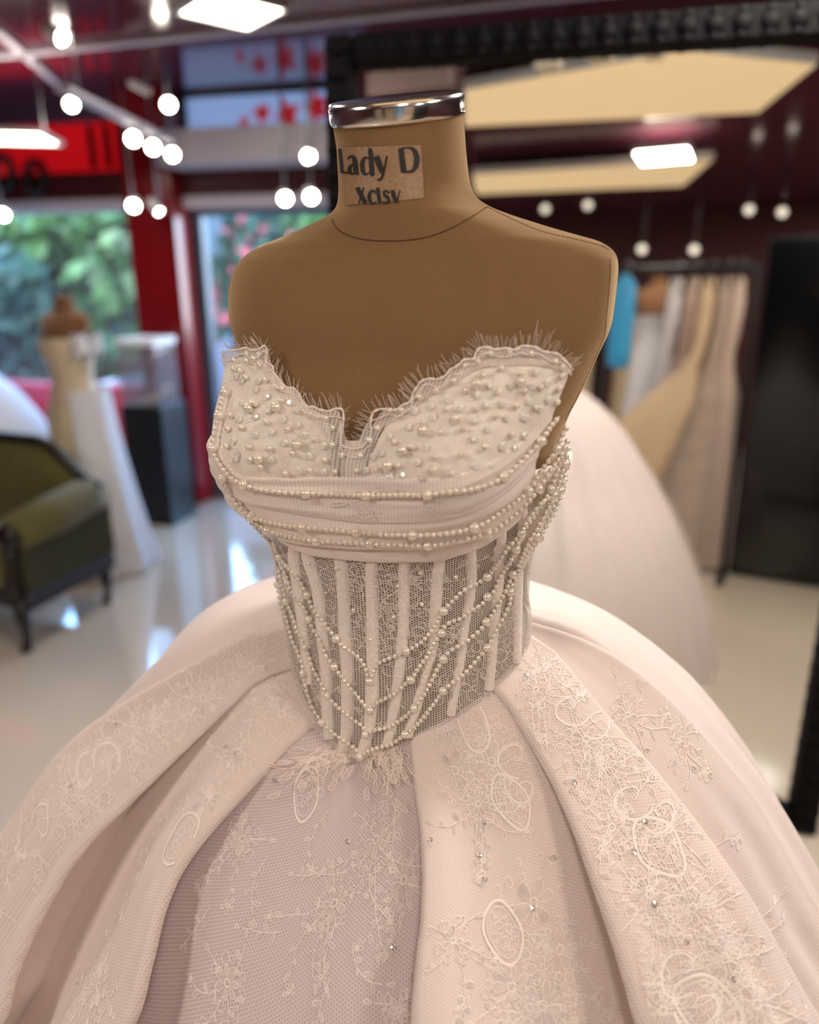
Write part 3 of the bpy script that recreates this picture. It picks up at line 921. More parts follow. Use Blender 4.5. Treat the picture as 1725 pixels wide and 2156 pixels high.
# --- measuring surfaces
TT = np.linspace(-2.0, 2.0, 640)
ZZ = np.linspace(1.0, 1.78, 420)
tg, zg = np.meshgrid(TT, ZZ)
def base_off(t, z):
    return .002 + .007 * sstep(1.30, 1.345, z)
_P = surf(tg, zg, base_off(tg, zg))
def bvh_grid(P):
    n, m = P.shape[:2]
    V = [Vector(p) for p in P.reshape(-1, 3).tolist()]
    Fq = [(i * m + j, i * m + j + 1, (i + 1) * m + j + 1, (i + 1) * m + j) for i in range(n - 1) for j in range(m - 1)]
    return BVHTree.FromPolygons(V, Fq)
BV = bvh_grid(_P)
def param(loc, idx, P, A, B):
    """bilinear-ish parameters of a hit on quad idx"""
    m = P.shape[1] - 1
    i, j = divmod(idx, m)
    p00, p01, p10 = P[i, j], P[i, j + 1], P[i + 1, j]
    d = np.array(loc) - p00
    e1, e2 = p01 - p00, p10 - p00
    g = np.linalg.lstsq(np.stack([e1, e2], 1), d, rcond=None)[0]
    return A[j] + g[0] * (A[j + 1] - A[j]), B[i] + g[1] * (B[i + 1] - B[i])
def hit(px, py):
    """point and normal on the dress where the photograph shows (px, py)"""
    r = cray(px, py).normalized()
    loc, nr, idx, d = BV.ray_cast(EYE, r)
    if loc is None:
        loc, nr, idx, d = BV.find_nearest(EYE + r * .80)
        loc, nr, idx, d = BV.find_nearest(EYE + r * ((loc - EYE).dot(r)))
    if nr.dot(r) > 0:
        nr = -nr
    return loc, nr, idx
def tz(px, py):
    loc, nr, idx = hit(px, py)
    return param(loc, idx, _P, TT, ZZ)
def zcurve(pts, left=None, right=None):
    """a line in the photograph -> height as a function of the angle round the body"""
    q = sorted(tz(*p) for p in pts)
    if left: q = [p for p in left if p[0] < q[0][0]] + q
    if right: q = q + [p for p in right if p[0] > q[-1][0]]
    k = [q[0]]
    for p in q[1:]:
        if p[0] - k[-1][0] > .006:
            k.append(p)
    return pchip([p[0] for p in k], [p[1] for p in k])

# --- dress form
t_form = thing('dress_form', 'tan suede dress form with chrome neck cap wearing the pearl gown', 'dress form', (0, BC.y, 0))
t_form['_abs'] = 1
m_suede = NT('tan_suede')
nz = m_suede.noise(m_suede.obj(), 900, 2, .7)
nz2 = m_suede.noise(m_suede.obj(), 14, 3)
col = m_suede.mix(m_suede.math('MULTIPLY', nz2, .55), rgb(160, 126, 90), rgb(138, 106, 74))
m_suede.l(m_suede.mix(m_suede.math('MULTIPLY', nz, .7), col, rgb(104, 74, 46)), m_suede.p.inputs['Base Color'])
m_suede.p.inputs['Roughness'].default_value = .95
m_suede.p.inputs['Specular IOR Level'].default_value = .15
m_suede.p.inputs['Sheen Weight'].default_value = 1.0
m_suede.p.inputs['Sheen Roughness'].default_value = .35
m_suede.p.inputs['Sheen Tint'].default_value = rgb(255, 226, 180)
m_suede.bump(nz, .45, .002)
m_suede = m_suede.m
tb = np.linspace(-math.pi, math.pi, 161)[:-1]
zb = np.concatenate([np.linspace(.95, 1.60, 60), np.linspace(1.604, 1.69, 44), np.linspace(1.695, 1.762, 14)])
tgb, zgb = np.meshgrid(tb, zb)
Pb = surf(tgb, zgb, body_off(zgb))
bmb = MB().grid(Pb, wrap=True)
nb = len(zb); bmb.f.append(tuple(range(159, -1, -1)))
bmb.f.append(tuple((nb - 1) * 160 + k for k in range(160)))
bmb.build('torso', m_suede, t_form)
BVB = bvh_grid(np.concatenate([Pb, Pb[:, :1]], 1))
def bhit(px, py, lift=0.0):
    r = cray(px, py).normalized()
    loc, nr, idx, d = BVB.ray_cast(EYE, r)
    if loc is None:
        loc, nr, idx, d = BVB.find_nearest(EYE + r * .74)
    if nr.dot(r) > 0:
        nr = -nr
    return loc + nr * lift, nr
# pole and base inside the skirt
MB().lathe([(0, 0), (.2, 0), (.2, .012), (.03, .03), (.02, .05), (.02, .96), (0, .96)], 24, (0, BC.y, 0)).build('stand', m_steel, t_form)
# chrome cap on the sloping neck
m_chrome = M('chrome', (236, 234, 232), .17, metal=1.0, var=.02, scale=90)
cf = surf(np.linspace(-math.pi, math.pi, 64, endpoint=False), 1.746)
cc = Vector(cf.mean(0).tolist())
ax1 = Vector((cf[32] - cf.mean(0)).tolist()); ax2 = Vector((cf[48] - cf.mean(0)).tolist())
cn = ax2.cross(ax1).normalized()
if cn.z < 0: cn = -cn
CM = cn.to_track_quat('Z', 'Y').to_matrix()
CR = .0655
MB().lathe([(0, -.006), (CR - .002, -.006), (CR, -.005), (CR + .0006, -.002), (CR + .0006, .0085), (CR - .0005, .0120), (CR - .003, .0138), (CR - .006, .0140), (CR - .008, .0134), (0, .0132)], 72, tuple(cc + cn * .004), CM).build('neck_cap', m_chrome, t_form)

m_thread = M('brown_thread', (84, 54, 30), .9)
m_seam = M('seam_thread', (104, 68, 40), .9)  # paler brown thread of the shoulder and armhole seams
def stitches(name, pts, step, ln, w, mat):
    """short raised stitches along a measured line of the form"""
    P = [bhit(*p)[0] for p in pts]
    s = MB()
    d = [0]
    for a, b in zip(P, P[1:]): d.append(d[-1] + (b - a).length)
    fx = [pchip(d, [p[k] for p in P]) for k in range(3)]
    q = 0
    while q < d[-1]:
        a = Vector([float(f(q)) for f in fx]); b = Vector([float(f(min(d[-1], q + ln))) for f in fx])
        la, na, _, _ = BVB.find_nearest(a); lb, nb_, _, _ = BVB.find_nearest(b)
        for l_, n_ in ((la, na),):
            pass
        out = (EYE - la).normalized()
        na = na if na.dot(out) > 0 else -na
        s.tube([la + na * w * .2, (la + lb) / 2 + na * w * .7, lb + na * w * .2], w, 5)
        q += step
    o = s.build(name, mat, t_form); o['kind'] = 'stuff'
    return o
neck_line = [(700, 462), (706, 476), (716, 486), (735, 496), (765, 504), (800, 507), (840, 507), (880, 503), (920, 493), (960, 476), (1000, 453), (1028, 436)]
stitches('neck_seam', neck_line, .0034, .0026, .00055, m_thread)
stitches('shoulder_seam', [(1029, 437), (1080, 462), (1150, 490), (1220, 506), (1282, 526)], .004, .0034, .0004, m_seam)
stitches('armhole_seam', [(1284, 545), (1283, 600), (1277, 660), (1268, 720), (1250, 780), (1228, 840), (1205, 890)], .004, .0036, .0004, m_seam)
# paper label taped to the neck, lettering on it
def neck_patch(c00, c10, c11, c01, n, m, lift):
    P = np.zeros((n, m, 3))
    for i in range(n):
        for j in range(m):
            v, u = i / (n - 1), j / (m - 1)
            px = (c00[0] * (1 - u) + c10[0] * u) * (1 - v) + (c01[0] * (1 - u) + c11[0] * u) * v
            py = (c00[1] * (1 - u) + c10[1] * u) * (1 - v) + (c01[1] * (1 - u) + c11[1] * u) * v
            P[i, j] = bhit(px, py, lift)[0]
    return P
m_tape = NT('taped_paper')
nz = m_tape.noise(m_tape.obj(), 420, 3)
m_tape.l(m_tape.ramp(nz, [(.35, rgb(150, 117, 86)), (.7, rgb(172, 140, 110))]), m_tape.p.inputs['Base Color'])
m_tape.p.inputs['Roughness'].default_value = .45
m_tape = m_tape.m
lab = MB().grid(neck_patch((716, 311), (886, 306), (893, 418), (729, 432), 14, 24, .0007)).build('paper_label', m_tape, t_form)
m_ink = M('black_ink', (34, 27, 23), .6)
GL = {  # strokes traced in a 4.107x view of the neck: points with stroke widths
    'L': [[(318, 630, 24), (330, 740, 24), (340, 840, 24)], [(333, 832, 16), (395, 838, 15)]],
    'a': [[(388, 722, 14), (402, 702, 18), (428, 698, 24), (446, 725, 36), (454, 790, 38), (462, 838, 32), (482, 848, 16)], [(446, 762, 12), (416, 776, 20), (402, 806, 30), (412, 838, 24), (432, 850, 14), (450, 830, 10)]],
    'd': [[(561, 643, 34), (575, 645, 36), (588, 760, 36), (597, 852, 34), (618, 850, 12)], [(575, 722, 12), (545, 706, 16), (518, 728, 28), (510, 775, 34), (518, 826, 30), (542, 852, 16), (580, 830, 10)]],
    'y': [[(628, 695, 44), (655, 765, 44), (684, 840, 34)], [(722, 692, 14), (706, 770, 15), (690, 845, 20), (676, 885, 20), (656, 903, 18), (643, 890, 18)]],
    'D': [[(840, 626, 42), (853, 740, 42), (866, 836, 42)], [(845, 628, 14), (905, 622, 16), (952, 645, 34), (976, 720, 42), (966, 785, 38), (930, 826, 22), (862, 834, 14)]],
    'X': [[(468, 964, 32), (500, 1030, 34), (540, 1102, 34)], [(524, 966, 12), (504, 1030, 12), (484, 1102, 13)]],
    'c': [[(626, 1014, 22), (606, 991, 14), (580, 1006, 24), (570, 1048, 28), (582, 1090, 24), (606, 1104, 14), (632, 1088, 9)]],
    'l': [[(641, 966, 26), (652, 1040, 28), (662, 1100, 27)]],
    's': [[(738, 1020, 16), (718, 992, 13), (696, 1006, 20), (704, 1034, 24), (732, 1056, 25), (738, 1084, 20), (714, 1103, 13), (690, 1086, 15)]],
    'v': [[(766, 990, 30), (784, 1045, 32), (804, 1098, 24)], [(833, 990, 10), (820, 1045, 11), (806, 1098, 14)]],
}
for word, keys in (('large_lettering', 'LadyD'), ('small_lettering', 'Xclsv')):
    mb = MB()
    for ch in keys:
        for st_ in GL[ch]:
            st_ = np.array(st_, float)
            dd = np.concatenate([[0], np.cumsum(np.hypot(np.diff(st_[:, 0]), np.diff(st_[:, 1])))])
            fs = [pchip(dd, st_[:, k]) for k in range(3)]
            qs = np.linspace(0, dd[-1], max(6, int(dd[-1] / 9)))
            x, y, w = fs[0](qs), fs[1](qs), fs[2](qs)
            tx, ty = np.gradient(x), np.gradient(y)
            l_ = np.hypot(tx, ty); nx, ny = -ty / l_, tx / l_
            G = []
            for k in range(len(qs)):
                row = []
                for sg in (-.5, 0, .5):
                    px = 640 + (x[k] + nx[k] * w[k] * 1.18 * sg) / 4.107; py = 160 + (y[k] + ny[k] * w[k] * 1.18 * sg) / 4.107
                    row.append(bhit(px, py, .0011)[0])
                G.append(row)
            mb.grid(np.array(G))
    mb.build(word, m_ink, lab)

# ---------------------------------------------------------------- gown: lines measured on the photograph
gown = thing('wedding_gown', 'white strapless ball gown with pearl-strung sheer corset in the foreground', 'wedding gown', (0, BC.y, 0))
gown['_abs'] = 1
SCALLOP = [(472, 741), (486, 740), (500, 738), (512, 736), (523, 733), (536, 738), (548, 737), (562, 729), (568, 742), (563, 758), (568, 766), (579, 773), (582, 789), (590, 799), (598, 812), (609, 817), (622, 819), (632, 829), (637, 838), (641, 852), (650, 858), (662, 857), (676, 863), (697, 866), (711, 860), (724, 863), (727, 884), (720, 905), (721, 925), (725, 938), (745, 944), (765, 941), (780, 924), (786, 912), (784, 889), (790, 868), (809, 862), (837, 864), (847, 856), (868, 845), (872, 830), (879, 819), (892, 803), (906, 799), (921, 800), (940, 792), (951, 779), (962, 773), (971, 766), (980, 758), (999, 757), (1003, 745), (1010, 735), (1025, 732), (1045, 737), (1062, 734), (1084, 737), (1100, 729), (1124, 731), (1145, 741), (1169, 744), (1188, 760), (1199, 772)]
NECK = [(478, 756), (500, 754), (530, 757), (558, 778), (590, 815), (620, 838), (650, 867), (676, 882), (686, 905), (692, 950), (697, 990), (701, 1010), (766, 1010), (770, 990), (776, 960), (790, 925), (812, 890), (850, 868), (880, 846), (910, 822), (945, 804), (980, 782), (1010, 764), (1060, 758), (1110, 756), (1150, 760), (1184, 772)]
neck_z0 = zcurve(NECK, left=[(-2.0, 1.49)], right=[(2.0, 1.50)])
TRIM = [p for p in SCALLOP if not (715 < p[0] < 792 and p[1] > 861)] + [(716, 863), (721, 880), (726, 900), (731, 920), (738, 936), (748, 944), (762, 941), (771, 928), (777, 908), (783, 888), (790, 868)]
trim_z0 = zcurve(TRIM, left=[(-2.0, 1.50)], right=[(2.0, 1.50)])
band_top_z0 = zcurve([(466, 940), (480, 978), (510, 1002), (560, 1005), (683, 1003), (800, 1004), (900, 1006), (960, 1000), (1020, 978), (1080, 944), (1130, 902), (1160, 868), (1180, 850)], left=[(-2.0, 1.43)], right=[(2.0, 1.47)])
fold_z0 = zcurve([(520, 1060), (576, 1072), (650, 1084), (740, 1096), (830, 1098), (920, 1092), (1000, 1072), (1060, 1036), (1110, 985), (1150, 925), (1180, 880)], left=[(-2.0, 1.40)], right=[(2.0, 1.45)])
band_low_z0 = zcurve([(560, 1114), (576, 1126), (610, 1141), (659, 1149), (732, 1155), (800, 1157), (902, 1156), (978, 1143), (1055, 1112), (1106, 1064), (1131, 1031), (1160, 975), (1184, 910)], left=[(-2.0, 1.36)], right=[(2.0, 1.42)])
band_bot_z0 = zcurve([(570, 1124), (586, 1137), (620, 1156), (659, 1171), (708, 1178), (805, 1187), (851, 1187), (927, 1185), (950, 1179), (1017, 1156), (1055, 1133), (1080, 1115), (1119, 1069), (1150, 1018), (1170, 970), (1188, 915)], left=[(-2.0, 1.34)], right=[(2.0, 1.41)])
waist_z = zcurve([(601, 1340), (606, 1380), (618, 1430), (638, 1480), (662, 1522), (692, 1560), (725, 1588), (760, 1606), (800, 1592), (850, 1566), (900, 1542), (950, 1514), (1000, 1482), (1050, 1441), (1090, 1400), (1118, 1362)], left=[(-2.0, 1.215)], right=[(1.7, 1.235)])
T_SIDE = tz(1190, 800)[0]                              # the gown's top edge drops here, under the arm
def side_lim(t):
    return 1.62 - (1.62 - 1.425) * sstep(T_SIDE - .005, T_SIDE + .05, t)
def lim(f, cap=0.0):
    return lambda t: np.minimum(f(t), side_lim(t) - cap)
neck_z, trim_z, band_top_z, fold_z, band_low_z, band_bot_z = lim(neck_z0), lim(trim_z0), lim(band_top_z0, .002), lim(fold_z0, .012), lim(band_low_z0, .026), lim(band_bot_z0, .036)
def waist_all(t):
    t = np.asarray(t, float)
    return np.where(np.abs(t) <= 1.95, waist_z(t), 1.225 + .010 * np.sin(t))

# --- fabrics
def net(name, col, cell, hole, thread):
    t = NT(name)
    t.p.inputs['Base Color'].default_value = rgb(*col)
    t.p.inputs['Roughness'].default_value = .75
    h = t.hexnet(cell, .05, -.95)
    t.alpha_mix(t.math('ADD', hole, t.math('MULTIPLY', h, thread - hole)))
    return t.m
def tulle(name, c_hole, c_thread, cell, tone=.05, sheen=.15):
    t = NT(name)
    h = t.hexnet(cell)
    nz = t.noise(t.obj(), 9, 3)
    a = t.mix(h, rgb(*c_hole), rgb(*c_thread))
    lo = rgb(*[c * (1 - tone) for c in c_thread])
    t.l(t.mix(t.math('MULTIPLY', nz, .45), a, lo), t.p.inputs['Base Color'])
    t.p.inputs['Roughness'].default_value = .8
    t.p.inputs['Specular IOR Level'].default_value = .2
    t.p.inputs['Sheen Weight'].default_value = sheen
    t.bump(h, .12, .001)
    return t.m
m_net = net('corset_net', (246, 234, 226), .0027, .17, .85)
m_trimnet = net('lace_net', (246, 236, 230), .0022, .34, .92)
m_lace = M('lace_thread', (246, 234, 226), .7, sheen=.2)
m_fill = NT('lace_fill')
m_fill.p.inputs['Base Color'].default_value = rgb(248, 236, 226)
m_fill.p.inputs['Roughness'].default_value = .8
m_fill.alpha_mix(.45)
m_fill = m_fill.m
m_cup = NT('cup_satin')
nz = m_cup.noise(m_cup.obj(), 60, 4, .7)
m_cup.l(m_cup.ramp(nz, [(.3, rgb(244, 230, 220)), (.7, rgb(254, 246, 238))]), m_cup.p.inputs['Base Color'])
m_cup.p.inputs['Roughness'].default_value = .6
m_cup.p.inputs['Sheen Weight'].default_value = .2
m_cup.bump(m_cup.noise(m_cup.obj(), 190, 5, .75), .35, .002)
m_cup = m_cup.m
m_band = tulle('band_tulle', (230, 215, 207), (250, 239, 233), .0023)
m_bone = M('boning_twill', (250, 238, 230), .8, var=.05, scale=300, bump=.3, sheen=.2)
m_pearl = M('pearl', (246, 236, 222), .2, spec=1.0, coat=1.0, metal=.2)
m_crys = M('crystal', (252, 248, 242), .08, spec=1.0, coat=1.0, metal=.12)

def patch(name, zt, zb_, t0, t1, nt, nv, offf, mat, uvs=True, parent=None, jit=0.0):
    tt = np.linspace(t0, t1, nt)
    v = np.linspace(0, 1, nv)
    T, Vv = np.meshgrid(tt, v)
    Z = zt(T) * (1 - Vv) + zb_(T) * Vv
    P = surf(T, Z, offf(T, Vv, Z))
    mb = MB().grid(P)
    uv = np.stack([T * .125, Z], -1).reshape(-1, 2)
    return mb.build(name, mat, parent or gown, uv=uv)

# cups (bodice), closed round the back
patch('bodice', neck_z, lambda t: band_top_z(t) - .012, -1.97, 1.97, 300, 44, lambda T, V, Z: .0075 + .0015 * np.sin(3.14 * V) - .006 * sstep(.06, 0, V), m_cup)
tt = np.linspace(1.90, 2 * math.pi - 1.97, 60); Vv = np.linspace(0, 1, 30)
Tb, Vb = np.meshgrid(tt, Vv)
zt_ = 1.425 + .065 * sstep(2.2, 4.2, tt)
Zb = zt_ * (1 - Vb) + 1.21 * Vb
MB().grid(surf(Tb, Zb, .0025 + .004 * sstep(1.9, 2.4, Tb) * sstep(4.3, 3.9, Tb))).build('back_panel', m_cup, gown, uv=np.stack([Tb * .125, Zb], -1).reshape(-1, 2))
# sheer corset
patch('corset_net', lambda t: band_bot_z(t) + .03, lambda t: waist_all(t) - .004, -1.97, 1.97, 280, 60, lambda T, V, Z: .002 + 0 * T, m_net)
# lace trim on the neckline
patch('lace_trim', trim_z, lambda t: np.minimum(neck_z(t), trim_z(t)) - .0045, -1.6, T_SIDE + .02, 900, 10, lambda T, V, Z: .0095 + .002 * (1 - V), m_trimnet)
# draped tulle folds of the under-bust band
def wr(T, V, k, a):
    return a * np.sin(k * V * 6.283 + 2.2 * np.sin(T * 3 + k)) + a * .7 * np.sin(k * 1.7 * V * 6.283 + T * 2)
def prof(*pts):
    return pchip([p[0] for p in pts], [p[1] for p in pts])
p1 = prof((0, .007), (.04, .0105), (.15, .0115), (.4, .0115), (.7, .0135), (.9, .0125), (1, .0085))
patch('draped_fold', band_top_z, lambda t: fold_z(t) - .004, -1.97, T_SIDE + .02, 260, 34, lambda T, V, Z: p1(V) + wr(T, V, 2.5, .0006), m_band)
p2 = prof((0, .0075), (.1, .0095), (.3, .0125), (.6, .0128), (.85, .0145), (.96, .0125), (1, .0085))
patch('draped_fold', lambda t: fold_z(t) + .003, band_low_z, -1.97, T_SIDE + .02, 260, 34, lambda T, V, Z: p2(V) + wr(T, V, 2, .0005), m_band)
p3 = prof((0, .005), (.2, .0085), (.8, .0082), (.95, .0070), (1, .0035))
patch('draped_fold', lambda t: band_low_z(t) + .006, lambda t: np.minimum(band_bot_z(t), band_low_z(t) - .004), -1.97, T_SIDE + .02, 240, 16, lambda T, V, Z: p3(V) + wr(T, V, 1.5, .0003), m_band)

# boning channels: centre line in the photograph and width in pixels
BONES = [[(742, 950, 40), (744, 975, 46), (745, 1008, 48)],
         [(612, 1150, 22), (628, 1260, 20), (640, 1360, 18), (648, 1440, 16)],
         [(640, 1160, 26), (668, 1250, 24), (678, 1346, 24), (686, 1430, 24), (688, 1500, 24), (692, 1556, 22)],
         [(708, 1172, 28), (719, 1200, 28), (725, 1330, 27), (730, 1420, 27), (730, 1530, 26), (716, 1592, 26)],
         [(779, 1180, 27), (781, 1200, 27), (784, 1350, 27), (783, 1450, 28), (777, 1530, 27), (760, 1592, 24)],
         [(849, 1182, 25), (851, 1200, 26), (850, 1300, 25), (842, 1400, 24), (832, 1480, 24), (816, 1570, 24)],
         [(930, 1182, 28), (924, 1205, 27), (917, 1285, 26), (911, 1368, 22), (900, 1410, 21), (880, 1480, 22), (858, 1552, 22)],
         [(1000, 1165, 24), (992, 1249, 22), (980, 1316, 20), (973, 1378, 20), (962, 1440, 19), (950, 1505, 20)],
         [(1062, 1132, 20), (1048, 1263, 20), (1040, 1340, 20), (1036, 1400, 20), (1030, 1452, 20)],
         [(1108, 1090, 16), (1094, 1200, 15), (1092, 1290, 15), (1090, 1395, 16)]]
for bn in BONES:
    a = np.array(bn, float)
    d = a[:, 1]
    fx, fw = pchip(d, a[:, 0]), pchip(d, a[:, 2])
    ys = np.linspace(d[0] - 22, d[-1], 34)
    G = []
    for y_ in ys:
        row = []
        for sgn in np.linspace(-1, 1, 7):
            t_, z_ = tz(float(fx(y_)) + sgn * float(fw(y_)) / 2, float(y_))
            row.append(surf(t_, z_, (.0022 if z_ < 1.345 else .0062) + .0024 * (1 - sgn * sgn) ** .7 - (.0012 if abs(sgn) > .99 else 0)).tolist())
        G.append(row)
    MB().grid(np.array(G)).build('boning_channel', m_bone, gown)

# --- scalloped border cord and the eyelash fringe
def ribbon(mb, P, N, w):
    """flat ribbon along 3D points P with normals N"""
    m = len(P)
    V = []
    for i in range(m):
        d = (P[min(i + 1, m - 1)] - P[max(i - 1, 0)])
        s_ = d.cross(N[i])
        s_ = s_.normalized() if s_.length > 1e-9 else Vector((1, 0, 0))
        ww = w[i] if hasattr(w, '__len__') else w
        V += [tuple(P[i] - s_ * ww / 2), tuple(P[i] + N[i] * .0003), tuple(P[i] + s_ * ww / 2)]
    Fq = []
    for i in range(m - 1):
        Fq += [(3 * i, 3 * i + 1, 3 * i + 4, 3 * i + 3), (3 * i + 1, 3 * i + 2, 3 * i + 5, 3 * i + 4)]
    mb.add(V, Fq)
def dense(pts, step):
    a = np.array(pts, float)
    d = np.concatenate([[0], np.cumsum(np.hypot(np.diff(a[:, 0]), np.diff(a[:, 1])))])
    fx, fy = pchip(d, a[:, 0]), pchip(d, a[:, 1])
    q = np.arange(0, d[-1], step)
    return fx(q), fy(q)
sx, sy = dense(SCALLOP, 3.0)
Pn = [hit(float(x), float(y)) for x, y in zip(sx, sy)]
cord = MB()
ribbon(cord, [p + n * .0035 for p, n, _ in Pn], [n for _, n, _ in Pn], [.0019 + .0005 * math.sin(i * .9) for i in range(len(Pn))])
cord.build('scallop_cord', m_lace, gown)
# inner cord of each scallop
cord2 = MB()
ribbon(cord2, [hit(float(x), float(y) + 15 + 4 * math.sin(i * .35))[0] + n * .004 for i, ((x, y), (p, n, _)) in enumerate(zip(zip(sx, sy), Pn))], [n for _, n, _ in Pn], .0011)
cord2.build('inner_cord', m_lace, gown)
fr = MB()
rf = random.Random(3)
k = 0.0
nS = len(sx)
for i in np.arange(0, nS - 1.01, 1.3):
    i0 = int(i)
    if rf.random() < .10: continue
    p, n, _ = Pn[i0]
    x, y = sx[i0], sy[i0]
    tx, ty = sx[min(i0 + 2, nS - 1)] - sx[max(i0 - 2, 0)], sy[min(i0 + 2, nS - 1)] - sy[max(i0 - 2, 0)]
    l_ = math.hypot(tx, ty) + 1e-6
    ox, oy = ty / l_, -tx / l_                         # away from the lace, upwards
    if 705 < x < 735 and y > 868: ox, oy = 1.0, .1
    if 770 < x < 792 and y > 880: ox, oy = -1.0, .0
    oy -= .55
    l_ = math.hypot(ox, oy); ox, oy = ox / l_, oy / l_
    L_ = rf.uniform(15, 30) * (1.25 if rf.random() < .2 else 1) * (1.5 if 1115 < x < 1150 or 560 < x < 600 else 1) * (.75 if 735 < x < 770 else 1)
    bend = rf.uniform(-6, 6)
    path = []
    for q in np.linspace(0, 1, 5):
        qx = x + ox * L_ * q - oy * bend * q * q; qy = y + oy * L_ * q + ox * bend * q * q
        lp, ln = bhit(float(qx), float(qy))
        path.append(lp + ln * (.006 + .009 * q + rf.uniform(0, .0004)))
    fr.tube(path, [.0003, .0003, .00028, .00024, .00018], 4, cap=False)
fo = fr.build('eyelash_fringe', m_lace, gown, kind='stuff')
fo['label'] = 'fine white eyelash threads along the lace neckline'

# ---------------------------------------------------------------- pearls
import bmesh
def ico(name, sub, mat):
    bm = bmesh.new()
    bmesh.ops.create_icosphere(bm, subdivisions=sub, radius=1)
    me = bpy.data.meshes.new(name)
    bm.to_mesh(me); bm.free()
    me.polygons.foreach_set('use_smooth', [True] * len(me.polygons))
    me.materials.append(mat)
    return me
me_small, me_big = ico('pearl', 2, m_pearl), ico('pearl_large', 3, m_pearl)
bm = bmesh.new()
for rr, z in ((1, 0), (.95, .22), (.5, .55)):
    for k in range(10):
        a = 2 * math.pi * (k + .5 * (z > .1)) / 10
        bm.verts.new((rr * math.cos(a), rr * math.sin(a), z))
bmesh.ops.convex_hull(bm, input=bm.verts[:])
me_crys = bpy.data.meshes.new('crystal'); bm.to_mesh(me_crys); bm.free()
me_crys.materials.append(m_crys)
budget = [300]
loose = MB()
icoV = [tuple(v.co) for v in me_small.vertices]; icoF = [tuple(p.vertices) for p in me_small.polygons]
def bead(name, me, p, r, parent, n=None):
    if name == 'pearl':
        if budget[0] <= 0:
            loose.add([(p.x + v[0] * r, p.y + v[1] * r, p.z + v[2] * r) for v in icoV], icoF)
            return
        budget[0] -= 1
    o = bpy.data.objects.new(name, me)
    C.objects.link(o)
    o.parent = parent
    off = Vector(parent.location) if parent.get('_abs') else Vector()
    o.location = p - off
    o.scale = (r, r, r)
    if n is not None:
        o.rotation_euler = n.to_track_quat('Z', 'Y').to_euler()
    return o

# beads of the cups: (px, py) measured; the two breasts
LARGE = [(528, 863), (585, 860), (627, 935), (548, 965), (1005, 810), (1096, 804), (959, 884), (893, 908), (851, 949), (821, 980), (915, 989)]
SMALL = [(498, 760), (525, 762), (538, 756), (551, 770), (497, 778), (511, 783), (521, 796), (563, 802), (586, 818), (598, 821), (595, 845), (626, 866), (563, 890), (607, 904), (512, 902), (527, 941), (569, 944), (481, 940), (618, 954), (551, 982), (602, 995), (653, 989), (654, 873), (688, 881), (702, 901), (664, 925), (702, 936), (686, 968), (708, 992), (755, 990), (722, 958), (762, 959), (797, 987), (823, 865), (797, 902), (780, 926), (533, 850), (541, 853), (491, 878), (484, 905),
         (980, 771), (1007, 762), (1033, 746), (1073, 743), (1117, 745), (1055, 776), (1096, 786), (1018, 790), (955, 803), (980, 824), (919, 824), (887, 838), (848, 865), (942, 863), (1003, 862), (1049, 827), (1104, 823), (1138, 815), (1087, 855), (1127, 857), (1043, 877), (977, 904), (892, 892), (928, 911), (833, 931), (869, 941), (781, 927), (839, 979), (917, 963), (971, 958), (1022, 941), (1077, 914), (952, 997), (891, 1007), (1167, 761), (1182, 772), (1183, 790), (1176, 817), (1171, 845)]
CRYS = [(520, 746), (545, 748), (500, 795), (512, 803), (546, 803), (563, 835), (540, 822), (510, 850), (567, 866), (612, 848), (539, 878), (597, 884), (626, 895), (573, 910), (539, 917), (640, 916), (600, 932), (683, 938), (500, 957), (493, 929), (506, 885), (526, 968), (572, 968), (652, 960), (629, 991), (683, 993), (497, 965),
        (1032, 812), (1075, 812), (942, 843), (907, 856), (873, 866), (912, 880), (861, 900), (968, 861), (1006, 833), (1025, 853), (1058, 851), (1067, 880), (1114, 846), (1000, 887), (1026, 905), (998, 925), (1059, 940), (1084, 944), (896, 943), (804, 954), (787, 962), (821, 920), (879, 974), (847, 1001), (823, 1004), (1002, 982), (1034, 982), (1108, 881), (1104, 916), (1130, 783), (1153, 806), (1118, 813), (1101, 878), (1155, 842), (1137, 860), (773, 990)]
for px, py in LARGE:
    l, n, _ = hit(px, py)
    bead('pearl', me_big, l + n * .0042, .0048, gown)
for px, py in SMALL:
    l, n, _ = hit(px, py)
    bead('pearl', me_small, l + n * .0029, .0030, gown)
for px, py in CRYS:
    l, n, _ = hit(px, py)
    bead('crystal', me_crys, l + n * .0012, .0037, gown, n)
for px, py in [(714, 1195), (653, 1184), (709, 1194), (785, 1253), (746, 1283), (689, 1247), (839, 1232), (830, 1298), (782, 1346), (886, 1203), (960, 1212), (888, 1270), (830, 1297), (889, 1271), (653, 1250)]:
    l, n, _ = hit(px, py)
    bead('pearl', me_small, l + n * .002, .0023, gown)

